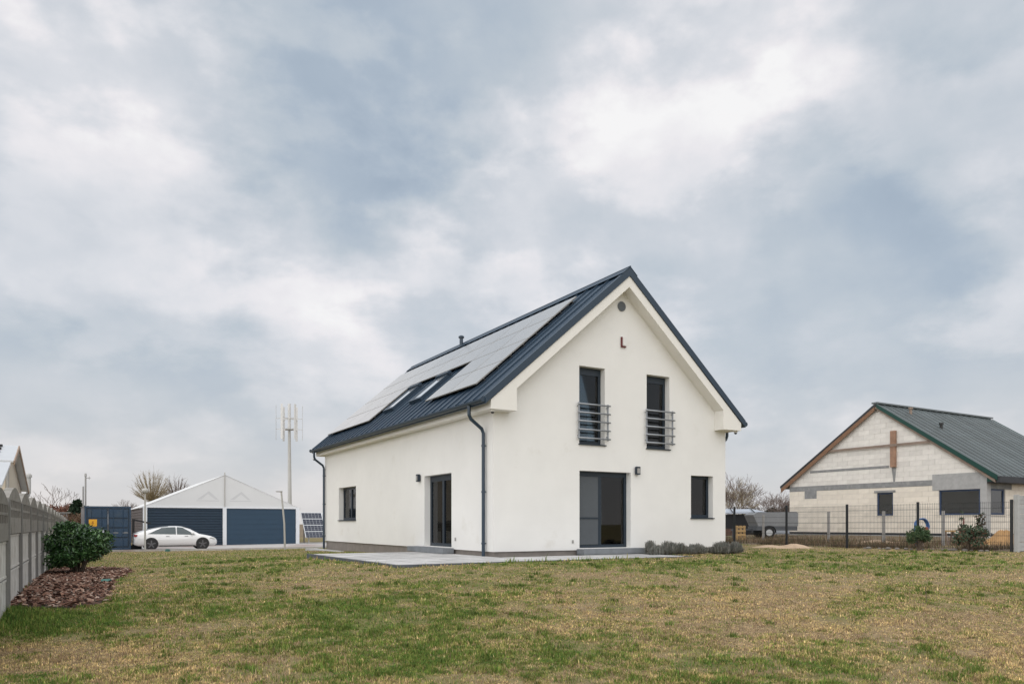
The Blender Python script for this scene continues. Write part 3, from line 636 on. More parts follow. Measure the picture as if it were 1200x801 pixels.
# terrace
T = tag(link('terrace', None, None, (P0[0], P0[1], HZ), ANG), kind='structure')
tile = MB().bevbox((0, 0, -.05), (.578, .578, 0), .008).mesh('paving_slab', M['paving'])
TX0, TX1, TY0, TY1 = -3.6, 5.02, -2.22, 4.9
nx = 14
for i in range(15):
    for j in range(12):
        x, y = TX0+i*.6, TY0+.02+j*.6
        if x+.6 > TX1+.2 or y+.6 > TY1: continue
        if y+.6 > 0.03 and x+.6 > .03: continue
        link('paving_slab', tile, T, (x, y, random.uniform(-.002, .002)))
MB().box((TX0, TY0+.02, -.25), (TX1-.02, 0.1, -.052)).box((TX0, .101, -.25), (.0, TY1-.12, -.052)).build('bedding', M['kerbdark'], T)
def kerb(p, q):
    p = Vector(p); q = Vector(q); n = max(1, round((q-p).length/1.0)); d = (q-p)/n
    for i in range(n):
        a = p+d*i+d.normalized()*.003; b = p+d*(i+1)-d.normalized()*.003
        MB().beam((a.x, a.y, -.115), (b.x, b.y, -.115), .06, .21).build('kerbstone', M['kerbdark'], T)
kerb((TX0-.03, TY0-.04), (TX0-.03, TY1)); kerb((TX0-.06, TY0-.03), (TX1+.03, TY0-.03)); kerb((TX1+.03, TY0), (TX1+.03, -.02))
b = MB(); b.box((-.55, TY1+.05, -.40), (-.06, LEN+1.2, -.24)); o = b.build('wall_path', M['paving'], None, loc=(P0[0], P0[1], HZ), rz=ANG); tag(o, kind='structure')

# ------------------------------------------------------------------ vegetation builders
def leaf_cloud(pts, size, cols, spread=1.0, aspect=.42, up=.25, name='foliage', m='leaf', fold=.12):
    n = len(pts); P = np.array(pts); d = np.random.normal(0, 1, (n, 3)); d[:, 2] += up; d /= np.linalg.norm(d, axis=1)[:, None]
    r = np.random.normal(0, 1, (n, 3)); s = np.cross(d, r); s /= np.linalg.norm(s, axis=1)[:, None]; nn = np.cross(d, s)
    sz_ = size*np.random.uniform(.65, 1.25, n)[:, None]; V = np.zeros((n, 6, 3))
    for k, (l, w_, h_) in enumerate(((0, 0, 0), (.35, aspect, fold), (.75, aspect*.75, fold), (1, 0, 0), (.75, -aspect*.75, fold), (.35, -aspect, fold))):
        V[:, k] = P+d*sz_*l+s*sz_*w_*.5+nn*sz_*h_
    c = np.array(cols)[np.random.randint(0, len(cols), n)]*np.random.uniform(.7, 1.3, (n, 1))
    return np_mesh(name, V, 6, [(0, 1, 2, 3), (0, 3, 4, 5)], M[m], c)
def shrub(name, label, cat, loc, rx, ry, h, n, size, cols, m='leaf', lift=.15, stems=14, group=None, clump=.22, aspect=.42, up=.25, lobes=26):
    t = thing(name, label, cat, loc, random.uniform(0, 6), group); st = MB(); cs = []
    for i in range(lobes):
        an = random.uniform(0, 6.28); el = random.uniform(-.45, 1.45); k = random.uniform(.5, 1.0)
        cs.append((rx*k*math.cos(an)*math.cos(el), ry*k*math.sin(an)*math.cos(el), h*(.5+.5*lift)+h*(.5-.5*lift)*math.sin(el)*k*1.08, clump*random.uniform(.6, 1.25)))
    per = n//lobes; pts = []
    for cx, cy, cz_, cr in cs:
        q = np.random.normal(0, 1, (per, 3)); q /= np.linalg.norm(q, axis=1)[:, None]; q *= (np.random.rand(per, 1)**.45)*cr*np.array([[1.15, 1.15, .85]])
        pts.append(q+np.array([[cx, cy, cz_]]))
        r0 = .012+.01*random.random()
        st.tube([(cx*.12, cy*.12, -.03), (cx*.35, cy*.35, cz_*.45), (cx*.85, cy*.85, cz_*.95)], r0, 5, r1=r0*.35)
    pts = np.concatenate(pts); pts = pts[pts[:, 2] > .04]
    link('foliage', leaf_cloud(pts, size, cols, aspect=aspect, m=m, up=up), t); st.build('stem', M['bark'], t); return t
def bare_tree(name, label, loc, h, spread, levels=5, kids=3, m='twig', r0=.14, trunk=.25, seed=1, upright=.5, group=None, twig_r=.012):
    rs = random.Random(seed); t = thing(name, label, 'tree', loc, 0, group); tr = MB(); cr = MB()
    def grow(p, d, l, r, lev):
        mid = p+d*l*.5+Vector((rs.gauss(0, 1), rs.gauss(0, 1), rs.gauss(0, .5)))*l*.05; q = p+d*l+Vector((rs.gauss(0, 1), rs.gauss(0, 1), rs.gauss(0, .4)))*l*.08
        r1 = max(r*.66, twig_r); (tr if lev == 0 else cr).tube([p, mid, q], max(r, twig_r), 6 if lev < 2 else 3, r1=r1, cap=False)
        if lev >= levels: return
        for i in range(kids+(2 if lev < 2 else 0)):
            a = (i+rs.uniform(-.3, .3))*6.283/(kids+(2 if lev < 2 else 0))+lev*1.3; k = rs.uniform(.35, 1.0)*spread
            nd = (d+Vector((math.cos(a)*k, math.sin(a)*k, upright*rs.uniform(.0, .6)))).normalized()
            grow(mid.lerp(q, rs.uniform(.2, 1)) if i else q, nd, l*rs.uniform(.58, .85) if lev else h*(1-trunk)*rs.uniform(.30, .45), r1*.72, lev+1)
    grow(Vector((0, 0, -.2)), Vector((0, 0, 1)), h*trunk+.2, r0, 0)
    tr.build('trunk', M['bark'], t); cr.build('crown', M[m], t); return t
def evergreen(name, label, loc, r, h, n=900, cols=((.018, .035, .018), (.03, .05, .025)), group=None, cat='tree', size=.35):
    t = thing(name, label, cat, loc, 0, group); z = np.random.rand(n)**.8; k = (1-z)**.7*(.75+.35*np.random.rand(n)); an = np.random.uniform(0, 6.283, n); rr = r*k*np.random.rand(n)**.4
    lump = .8+.35*np.sin(an*3+z*9); P = np.c_[np.cos(an)*rr*lump, np.sin(an)*rr*lump, .15*h+z*h*.85]
    link('crown', leaf_cloud(P, size, cols, aspect=.6, up=.5, m='leafmatt'), t); MB().tube([(0, 0, -.2), (0, 0, h*.6)], .12, 6, r1=.04).build('trunk', M['bark'], t); return t

# laurel and its bark mulch bed
sx, sy = xat(92, 17.6), 17.6
shrub('laurel_shrub', 'dense dark green laurel shrub growing out of the bark mulch', 'shrub', (sx, sy, g1(sx, sy)), 0.70, .66, 1.08, 15000, .092, ((.026, .072, .020), (.044, .108, .030), (.016, .044, .015), (.085, .165, .055)), lobes=64, clump=.21, lift=.0)
def mulch():
    P = MUL; n = 30000; x = np.random.uniform(P[:, 0].min(), P[:, 0].max(), n); y = np.random.uniform(P[:, 1].min(), P[:, 1].max(), n)
    k = inpoly(x+np.random.normal(0, .06, n), y+np.random.normal(0, .06, n), P); x = x[k]; y = y[k]; n = len(x); z = gz(x, y)+.018+np.random.uniform(0, .035, n)
    a = np.random.uniform(0, 6.28, n); l = np.random.uniform(.03, .095, n); w_ = l*np.random.uniform(.3, .7, n); tx = np.random.normal(0, .35, n); ty = np.random.normal(0, .35, n)
    V = np.zeros((n, 5, 3)); dx = np.cos(a); dy = np.sin(a)
    for q, (u_, v_, h_) in enumerate(((-1, -.7, 0), (1, -1, 0), (.8, .9, 0), (-.9, 1, 0), (0, 0, .25))):
        V[:, q, 0] = x+dx*l*u_*.5-dy*w_*v_*.5; V[:, q, 1] = y+dy*l*u_*.5+dx*w_*v_*.5; V[:, q, 2] = z+l*u_*.5*tx+w_*v_*.5*ty+w_*h_
    cs = np.array([(.13, .062, .042), (.21, .115, .08), (.31, .205, .155), (.075, .036, .027), (.43, .33, .27)]); c = cs[np.random.choice(5, n, p=[.28, .3, .2, .14, .08])]*np.random.uniform(.75, 1.25, (n, 1))
    me = np_mesh('bark_mulch', V, 5, [(0, 1, 4), (1, 2, 4), (2, 3, 4), (3, 0, 4)], M['mulch'], c)
    tag(link('bark_mulch', me), 'reddish brown bark chips spread below the laurel beside the fence', 'mulch', kind='stuff')
    bm = bmesh.new(); f = bm.faces.new([bm.verts.new((p[0], p[1], 0)) for p in P]); bmesh.ops.triangulate(bm, faces=[f])
    for _ in range(3): bmesh.ops.subdivide_edges(bm, edges=bm.edges[:], cuts=1, use_grid_fill=True)
    for v in bm.verts: v.co.z = g1(v.co.x, v.co.y)+.008
    me = bpy.data.meshes.new('mulch_bed'); bm.to_mesh(me); bm.free(); me.materials.append(M['soil']); tag(link('mulch_bed', me), kind='structure')
mulch()
# lavenders at the gable
def lavender(px0, px1, py0, b_, label):
    c = (px0+px1)/2; d = np.array([(c-CX)/F, 1.]); o = P0+U2*b_; D = (o@U2)/(d@U2); x, y = d*D; w_ = (px1-px0)/F*D; h = (648-py0)/F*D*.86
    t = thing('lavender_bush', label, 'shrub', (x, y, g1(x, y)), ANG, 'lavender bushes along the gable'); n = int(6500*w_); cs = []
    for i in range(int(9*w_)+3): cs.append((random.uniform(-.5, .5)*w_*1.12, random.uniform(-.28, .28), random.uniform(.45, 1.15)))
    ci = np.random.randint(0, len(cs), n); cc = np.array(cs)[ci]; an = np.random.uniform(0, 6.28, n); el = np.random.uniform(.35, 1.5, n); ln = h*cc[:, 2]*np.random.uniform(.6, 1.05, n)
    bx_ = np.c_[cc[:, 0]*.8, cc[:, 1]*.8, np.zeros(n)]+np.random.normal(0, .05, (n, 3))*np.array([1, 1, .0]); tip = bx_+np.c_[np.cos(an)*np.cos(el)*.55, np.sin(an)*np.cos(el)*.55, np.sin(el)]*ln[:, None]
    s0 = bx_+(tip-bx_)*np.random.uniform(.2, .6, (n, 1)); sd_ = np.c_[-np.sin(an), np.cos(an), np.zeros(n)]*.007
    V = np.stack([s0-sd_, s0+sd_, tip+sd_*.7, tip-sd_*.7], 1)
    cols = np.array([(.24, .245, .225), (.17, .18, .16), (.33, .325, .30), (.19, .165, .14)])[np.random.choice(4, n, p=[.4, .3, .15, .15])]*np.random.uniform(.75, 1.25, (n, 1))
    link('foliage', np_mesh('foliage', V, 4, [(0, 1, 2, 3)], M['leafmatt'], cols), t)
    st = MB()
    for q in cs: st.tube([(q[0]*.5, q[1]*.5, -.03), (q[0]*.9, q[1]*.9, h*.35)], .012, 5, r1=.006)
    st.build('stem', M['bark'], t)
lavender(750, 803, 630, -.95, 'wide grey lavender bush beside the terrace end')
lavender(803, 826, 634, -.80, 'small grey lavender bush between two larger ones')
lavender(828, 875, 630.5, -1.0, 'wide grey lavender bush at the outer corner of the gable')

# ------------------------------------------------------------------ precast concrete fence on the left
FD = np.array([-.565, 1.]); FD /= np.hypot(*FD); BAY = 2.06
CF = thing('concrete_fence', 'grey precast concrete fence with arched pierced top panels', 'fence', (0, 0, 0))
fa = math.atan2(FD[1], FD[0])
pm = MB().bevbox((-.062, -.065, -.5), (.062, .065, 1.47), .012).mesh('post', M['concrete_dk'])
bm1 = MB(); bm1.box((.04, -.02, .012), (BAY-.04, .02, .49)); 
for z in (.012, .46): bm1.box((.04, -.028, z), (BAY-.04, .028, z+.03))
board = bm1.mesh('panel', M['concrete'])
def arched():
    # plain lower half, two rows of slots above, arched top
    x0, x1 = .04, BAY-.04; n = 28; holes = []
    for r in range(2):
        for k in range(9):
            cxk = .22+k*(BAY-.44)/8; holes.append((cxk-.075, cxk+.075, .225+r*.135, .225+r*.135+.10))
    b = MB(); top = [(x0+(x1-x0)*i/n, .485+.165*math.sin(math.pi*i/n)) for i in range(n+1)]
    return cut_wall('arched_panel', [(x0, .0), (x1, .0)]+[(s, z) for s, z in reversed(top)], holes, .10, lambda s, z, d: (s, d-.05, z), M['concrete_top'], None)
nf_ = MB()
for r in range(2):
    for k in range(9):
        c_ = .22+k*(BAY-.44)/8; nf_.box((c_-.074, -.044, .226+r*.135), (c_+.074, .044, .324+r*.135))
nfm = nf_.mesh('slot_shade', mat('slot_shade_dark', (.085, .072, .058), .95, var=.3, vs=9))  # dark blocks added in the slots; the slot shade is put into their colour
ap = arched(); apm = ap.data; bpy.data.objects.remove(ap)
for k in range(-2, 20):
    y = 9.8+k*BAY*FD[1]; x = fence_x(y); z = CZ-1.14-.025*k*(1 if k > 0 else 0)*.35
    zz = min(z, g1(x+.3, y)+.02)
    for me, nm, dz in ((pm, 'post', 0), (board, 'panel', 0), (board, 'panel', .5), (apm, 'arched_panel', 1.0), (nfm, 'slot_shade', 1.0)):
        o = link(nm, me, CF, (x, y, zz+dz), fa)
        if nm == 'slot_shade': o['kind'] = 'stuff'

# ------------------------------------------------------------------ left background: neighbour house, container, tent, cars
def beige_house():
    Dl = 35.0; x = xat(6, Dl); rz = math.atan2(-U2[1], -U2[0]); o = np.array([x, Dl])+U2*13.3
    t = thing('beige_house', 'low beige house with pale metal roof behind the concrete fence', 'house', (o[0], o[1], CZ-1.35), rz)
    # local x: towards the camera along the gable, local y: along the ridge, to the left is +y reversed
    w_ = 13.3; xr = w_-3.6; ze, zr, zl = 1.35+3.0, 1.35+3.98, 1.35+2.15; L_ = 16
    b = MB(); b.prism([(0, 0, 0), (w_, 0, 0), (w_, 0, ze-.1), (xr, 0, zr-.12), (0, 0, zl-.1)], (0, -L_, 0)); b.build('wall', M['beige'], t)
    b = MB(); b.prism([(w_+.35, .35, ze-.14), (xr, .35, zr-.06), (xr, .35, zr), (w_+.35, .35, ze-.06)], (0, -L_-.7, 0)); r = b.build('roof', M['zinc'], t)
    b = MB(); b.prism([(-.4, .35, zl-.16), (xr-.003, .35, zr-.06), (xr-.003, .35, zr), (-.4, .35, zl-.09)], (0, -L_-.7, 0)); b.build('roof', M['zinc'], t)
    b = MB(); b.beam((-.4, .37, zl-.19), (xr, .37, zr-.10), .05, .2); b.beam((w_+.35, .37, ze-.17), (xr, .37, zr-.10), .05, .2); b.build('verge_board', M['zincedge'], r)
    b = MB(); b.tube([(w_+.02, .1, ze-.2), (w_+.02, .1, .1)], .06, 8); b.build('downpipe', M['greypole'], t)
    for k in range(4):
        f = (k+.6)/4.6; xx = xr+(w_-xr)*f; MB().box((xx-.07, -.5, zr+(ze-zr)*f-.02), (xx+.07, -.3, zr+(ze-zr)*f+.12)).build('snow_guard', M['black'], r)
    b = MB(); b.box((xr-.3, -1.4, zr-.05), (xr+.1, -.9, zr+.22)); b.build('ridge_vent', M['greypole'], r)
    b = MB(); b.tube([(-.15, .0, zl-.5), (-.45, .3, zl-.4), (-.55, .35, zl-.2), (-.55, .35, zl+.75)], .13, 10); b.lathe([(.19, .75), (.19, .9), (.1, 1.0)], (-.55, .35, zl), (0, 0, 1), 10); b.build('flue', M['palepole'], t)
    q = np.array([xat(-34, 27), 27.]); s = thing('lean_to', 'low lean-to with pale sloping metal roof between fence and beige house', 'shed', (q[0], q[1], CZ-1.3), ANG)
    MB().prism([(-3, 0, 0), (.6, 0, 0), (.6, 0, 2.55), (-3, 0, 2.55)], (0, 4, 0)).build('wall', M['beige'], s)
    MB().prism([(-3.2, -.45, 2.60), (.95, -.45, 2.60), (.95, 4.2, 3.75), (-3.2, 4.2, 3.75)], (0, -.02, .1)).build('roof', M['zinc'], s)
beige_house()

def on(px, D, dz=0): x = xat(px, D); return (x, D, g1(x, D)+dz)
# shipping container
cl = on(153.5, 45.2); t = thing('shipping_container', 'dark blue steel shipping container with closed double doors', 'container', (cl[0], cl[1], cl[2]+.04), ANG)
Wc, Hc, Lc = 2.44, 2.60, 6.06
b = MB(); b.box((-Wc, .09, 0), (0, Lc, .14)); b.box((-Wc, .09, Hc-.08), (0, Lc, Hc))
for x in (-Wc, -.09):
    for y in (.0, Lc-.1): b.box((x, y, 0), (x+.09, y+.089, Hc))
b.box((-Wc+.092, 0, 0), (-.092, .088, .13)); b.box((-Wc+.092, 0, Hc-.11), (-.092, .088, Hc)); b.build('frame', M['container'], t)
for x in (-Wc+.02, -.05):
    c = MB(); n = 44; vs = []
    for i in range(n+1):
        y = .1+(Lc-.22)*i/n; xx = x+(.0 if (i//2) % 2 else .03); vs += [(xx, y, .14), (xx, y, Hc-.08)]
    c.add(vs, [(2*i, 2*i+1, 2*i+3, 2*i+2) for i in range(n)]); c.build('side_panel', M['container'], t)
for k in range(2):
    x0 = -Wc+.1+k*1.125; d = MB(); d.box((x0, .03, .135), (x0+1.112, .07, Hc-.115)); dd = d.build('door', M['navydark'], t)  # door base in darker navy: shade of the panel gaps put into the colour
    for j in range(4): z = .2+j*.575; MB().bevbox((x0+.06, -.012, z), (x0+1.05, .0299, z+.50), .01).build('door_panel', M['container'], dd)
    for q in (.28, .80):
        MB().tube([(x0+q, -.02, .1), (x0+q, -.02, Hc-.1)], .02, 8).build('locking_bar', M['container'], dd)
        MB().box((x0+q-.03, -.035, 1.0), (x0+q+.25, -.022, 1.04)).build('handle', M['greypole'], dd)
sg = thing('warning_sign', 'square yellow warning sign on the blue container door', 'sign', (cl[0], cl[1], cl[2]+.04), ANG)
MB().box((-2.22, -.060, 1.38), (-1.80, -.045, 1.82)).build('plate', M['yellow'], sg)
e = MB(); e.prism([(-2.02, -.0635, 1.72), (-2.09, -.0635, 1.58), (-2.03, -.0635, 1.58), (-2.05, -.0635, 1.46), (-1.95, -.0635, 1.63), (-2.0, -.0635, 1.63), (-1.97, -.0635, 1.72)], (0, .002, 0)); e.build('symbol', mat('sign_print', (.45, .17, .01), .6), sg)
# tent hall
tl = on(168.5, 52.0); TZ = CZ-1.60
t = thing('storage_tent', 'white gabled storage tent with two wide navy roller doors', 'tent', (tl[0], tl[1], TZ), ANG)
TW_, TE, TR, TL_ = 10.7, 2.72, 5.12, 15.0
b = MB(); b.prism([(-.12, 0, TE-.02), (TW_+.12, 0, TE-.02), (TW_+.12, 0, TE+.03), (TW_/2, 0, TR), (-.12, 0, TE+.03)], (0, .06, 0)); gb = b.build('gable_fabric', M['tent'], t)
b = MB()
for s in (0, 1):
    xe = -.16 if s == 0 else TW_+.16; b.prism([(xe, -.02, TE), (TW_/2, -.02, TR+.02), (TW_/2, -.02, TR+.05), (xe, -.02, TE+.035)], (0, TL_, 0))
b.build('roof', M['tent'], t)
for x in (-.05, TW_/2-.16, TW_-.21): MB().box((x, -.06, -.05), (x+.26, .14, TE)).build('column', M['whitepaint'], t)
MB().box((-.05, -.055, TE+.001), (TW_+.05, -.004, TE+.10)).build('eaves_beam', M['whitepaint'], t)
MB().tube([(TW_/2-.03, -.08, TE+.1), (TW_/2-.03, -.08, TR+.22)], .035, 6).build('mast', M['palepole'], t)
dr = MB(); dr.box((.215, .06, 0), (TW_/2-.165, .08, TE-.01)); dl = dr.build('door', M['navydark'], t)
for j in range(14): MB().prism([(.22, .059, .02+j*.19), (.22, .015, .06+j*.19), (.22, .015, .10+j*.19), (.22, .059, .125+j*.19)], (TW_/2-.39, 0, 0)).build('slat', M['navydark'], dl)
dr = MB(); dr.box((TW_/2+.105, .055, 0), (TW_-.215, .08, TE-.01)); d2_ = dr.build('door', M['navy'], t)
for j in range(7): MB().bevbox((TW_/2+.11, .035, .03+j*.38), (TW_-.22, .054, .405+j*.38), .006).build('door_section', M['navy'], d2_)
b = MB(); n = 90; vs = []
for i in range(n+1):
    y = .1+(TL_-.2)*i/n; vs += [(-.02, y, 0), (-.02, y, TE)]
b.add(vs, [(2*i, 2*i+1, 2*i+3, 2*i+2) for i in range(n)])
for j in range(13): b.box((-.075, .16, .03+j*.2), (-.021, TL_-.1, .14+j*.2))
for j in range(10): b.box((-.085, .16+j*1.48, .0), (-.07, .24+j*1.48, TE))
b.build('side_wall', M['brownribs'], t)
MB().box((TW_+.001, .16, 0), (TW_+.03, TL_-.1, TE)).box((.05, TL_-.12, 0), (TW_-.05, TL_-.08, TE)).build('side_wall', M['brownribs'], t)
em = mat('faint_print', (.575, .58, .585), .7)
for x, fl_ in ((TW_/2-1.15, 1), (TW_/2+1.1, -1)):
    e = MB(); y = -.004
    e.prism([(x-.75, y, 3.35), (x-.45, y, 3.35), (x-.02*fl_, y, 3.75), (x+.5, y, 3.35), (x+.7, y, 3.35), (x+.05, y, 3.95), (x-.15, y, 3.80)], (0, .003, 0))
    e.box((x-.8, y, 3.22), (x+.75, y+.003, 3.28)); e.build('emblem', em, gb)
# dark clutter between container and tent
t = thing('steel_bracket', 'dark steel arm and post between the blue container and the tent', 'bracket', on(155.5, 46.2), ANG)
MB().box((-.02, 0, 0), (.10, .1, 1.9)).build('post', M['black'], t); MB().beam((.05, .05, 1.85), (1.0, .05, 1.62), .08, .1).build('arm', M['black'], t); MB().box((-.1, -.1, 0), (.5, .3, .28)).build('base', M['black'], t)
# cars
def car(label, loc, rz):
    t = thing('car', label, 'car', loc, rz, 'white cars on the driveway')
    # x forward, centred; stations: x, floor, belt height, roof height, half width, roof half width
    ST = [(-2.34, .42, .80, .86, .62, .50), (-2.30, .30, .93, .99, .78, .58), (-2.10, .24, .95, 1.07, .86, .60), (-1.75, .22, .95, 1.18, .90, .60), (-1.35, .20, .945, 1.285, .92, .59), (-.9, .19, .935, 1.37, .925, .60), (-.45, .19, .925, 1.42, .925, .61),
          (.0, .19, .915, 1.43, .925, .61), (.35, .19, .905, 1.395, .925, .61), (.75, .19, .895, 1.28, .925, .62), (1.10, .19, .88, 1.10, .92, .66), (1.30, .19, .865, .975, .915, .72), (1.60, .20, .82, .90, .91, .74), (1.95, .21, .745, .825, .88, .70), (2.20, .24, .66, .72, .80, .62), (2.33, .32, .56, .60, .62, .45)]
    def pt(i, k):
        x, f, bz, rz_, w_, rw = ST[i]
        return [(x, 0, f), (x, w_*.80, f), (x, w_*.97, f+.12), (x, w_, (f+bz)/2), (x, w_*.985, bz-.08), (x, w_*.93, bz), (x, rw+(w_*.93-rw)*.45, bz+(rz_-bz)*.55), (x, rw*.98, rz_-.045*(1 if rz_-bz > .1 else .4)), (x, rw*.6, rz_), (x, 0, rz_+.012)][k]
    def side(sg):
        b = MB(); n = len(ST); vs = [(p[0], sg*p[1], p[2]) for i in range(n) for p in [pt(i, k) for k in range(10)]]
        b.add(vs, [(i*10+k, i*10+k+1, (i+1)*10+k+1, (i+1)*10+k) for i in range(n-1) for k in range(9)]); b.add([vs[k] for k in range(10)], [tuple(range(10))]); b.add([vs[(n-1)*10+k] for k in range(10)], [tuple(range(10))]); return b
    b = side(1); c = side(-1); b.add(c.v, c.f); me = b.mesh('body', M['carpaint'])
    bm = bmesh.new(); bm.from_mesh(me); bmesh.ops.remove_doubles(bm, verts=bm.verts, dist=.002); bmesh.ops.recalc_face_normals(bm, faces=bm.faces); bm.to_mesh(me); bm.free(); me.shade_smooth(); body = link('body', me, t)
    def interp(x):
        for i in range(len(ST)-1):
            if ST[i][0] <= x <= ST[i+1][0]:
                f = (x-ST[i][0])/(ST[i+1][0]-ST[i][0]); return [tuple(u+(v-u)*f for u, v in zip(pt(i, k), pt(i+1, k))) for k in range(10)]
    def glass(xa, xb, sg, lo, hi, tipa=0, tipb=0):
        g = MB(); n = 10; vs = []
        for i in range(n+1):
            x = xa+(xb-xa)*i/n; s = interp(x); p5, p6, p7 = (Vector(s[k]) for k in (5, 6, 7)); f = min(1, i/max(tipa, 1e-6)) if tipa else 1; f2 = min(1, (n-i)/max(tipb, 1e-6)) if tipb else 1; hh = lo+(hi-lo)*min(f, f2)
            for q in (lo, (lo+hh)/2, hh):
                v = p5.lerp(p6, q*2) if q < .5 else p6.lerp(p7, q*2-1); vs.append((v.x, sg*(v.y+.016), v.z+.006))
        g.add(vs, [(i*3+k, i*3+k+1, i*3+4+k, i*3+3+k) for i in range(n) for k in range(2)]); g.build('side_window', M['carglass'], t, smooth=True)
    for sg in (1, -1):
        glass(-1.62, -.06, sg, .02, .95, tipa=5); glass(.0, 1.08, sg, .02, .95, tipb=7)
        MB().bevbox((.78, sg*.93-.0 if sg > 0 else -1.10, .93), (.95, 1.10 if sg > 0 else -.93, 1.05), .03).build('wing_mirror', M['carpaint'], t)
        for q in (-.62, .42): MB().box((q, sg*.925-.006, .80), (q+.2, sg*.925+.006, .825)).build('door_handle', M['rim'], t)
        MB().prism([(1.85, sg*.80, .66), (2.16, sg*.76, .62), (2.2, sg*.74, .68), (1.9, sg*.82, .73)], (0, sg*.085, 0)).build('headlight', M['lampglass'], t)
        MB().box((-2.335, sg*.70-.12, .80), (-2.16, sg*.70+.12, .92)).build('tail_light', M['redlamp'], t)
        MB().box((-1.0, sg*.915-.01, .19), (1.0, sg*.915+.01, .25)).build('sill_trim', M['carblack'], t)
        for wx in (-1.42, 1.45):
            MB().lathe([(.385, -.06), (.385, .008)], (wx, sg*.915, .36), (0, sg, 0), 28).build('wheel_arch', M['carblack'], t)
            wv = MB(); wv.lathe([(.24, -.20), (.325, -.19), (.338, -.12), (.338, -.03), (.32, .012), (.25, .018)], (wx, sg*.915, .338), (0, sg, 0), 28); wh = wv.build('wheel', M['rubber'], t, smooth=False)
            rm = MB(); rm.lathe([(.245, .002), (.245, .019)], (wx, sg*.915, .338), (0, sg, 0), 28); r_o = rm.build('rim', M['carblack'], wh)
            sp = MB()
            for k in range(5):
                a = k*2*math.pi/5+.3; sp.beam((wx+.04*math.cos(a), sg*.94, .338+.04*math.sin(a)), (wx+.235*math.cos(a), sg*.937, .338+.235*math.sin(a)), .075, .016, up=(0, 1, 0))
            sp.lathe([(.06, .02), (.05, .032)], (wx, sg*.915, .338), (0, sg, 0), 16); sp.build('spokes', M['rim'], wh)
    MB().add([(2.345, -.45, .34), (2.345, .45, .34), (2.345, .45, .42), (2.345, -.45, .42)], [(0, 1, 2, 3)]).build('front_intake', M['carblack'], t)
    for (i0, i1, nm) in ((8, 11, 'windscreen'), (3, 6, 'rear_window')):
        g = MB(); vs = []
        for i in range(i0, i1+1):
            p = [Vector(pt(i, k)) for k in (7, 8, 9)]
            for k, sg in ((0, 1), (1, 1), (2, 1), (1, -1), (0, -1)): vs.append((p[k].x, sg*p[k].y*.95, p[k].z+.006))
        g.add(vs, [(i*5+k, i*5+k+1, i*5+6+k, i*5+5+k) for i in range(i1-i0) for k in range(4)]); g.build(nm, M['carglass'], t, smooth=True)
    return t
cc_ = xat(205.5, 46.3); car('white electric sedan parked side-on before the navy tent doors', (cc_, 46.3, g1(cc_, 46.3)+.04), ANG)
c2 = xat(105, 43.4); car('white car mostly hidden behind the laurel shrub', (c2, 43.4, g1(c2, 43.4)+.02), ANG+math.pi/2)
# lamp posts and masts
lp = on(170, 43.6); t = thing('lamp_post', 'thin pale lamp post with round head beside the white car', 'lamp post', lp, 0)
MB().tube([(0, 0, -.1), (0, 0, 3.35)], .055, 8, r1=.045).build('pole', M['palepole'], t); MB().lathe([(.05, 3.35), (.17, 3.42), (.20, 3.52), (.15, 3.62), (.04, 3.66)], (0, 0, 0), (0, 0, 1), 14).build('lamp_head', M['palepole'], t, smooth=True)
lp = on(334, 43.9); t = thing('lamp_post', 'leaning pale lamp post with flat head before the right tent door', 'lamp post', lp, 0)
MB().tube([(0, 0, -.1), (-.04, 0, 1.5), (-.22, 0, 3.40)], .06, 8, r1=.05).build('pole', M['palepole'], t); MB().bevbox((-.52, -.09, 3.37), (-.16, .09, 3.43), .015).build('lamp_head', M['greypole'], t)
m0 = on(97.5, 46.5); t = thing('thin_mast', 'plain thin grey mast beside the blue container', 'mast', m0, 0); MB().tube([(0, 0, -.1), (0, 0, 3.85)], .045, 8).build('pole', M['greypole'], t); MB().lathe([(.05, 3.85), (.03, 3.92)], (0, 0, 0), (0, 0, 1), 8).build('cap', M['greypole'], t)
m0 = on(100.3, 46.0); t = thing('antenna_mast', 'taller grey mast with small antenna on top beside the blue container', 'mast', m0, 0)
MB().tube([(0, 0, -.1), (0, 0, 4.55)], .05, 8).build('pole', M['greypole'], t); a_ = MB(); a_.tube([(-.05, 0, 4.4), (.3, 0, 4.4)], .02, 6); a_.tube([(.22, 0, 4.3), (.22, 0, 4.5)], .015, 6); a_.tube([(0, 0, 4.5), (0, 0, 4.68)], .08, 8, r1=.05); a_.build('antenna', M['greypole'], t)
m0 = on(98.8, 45.3); t = thing('pale_pillar', 'pale grey square pillar at the corner of the blue container', 'pillar', m0, 0); MB().bevbox((-.13, -.13, -.1), (.13, .13, 2.55), .015).build('shaft', M['greyshed'], t); MB().bevbox((-.16, -.16, 2.551), (.16, .16, 2.60), .01).build('cap', M['concrete_dk'], t)
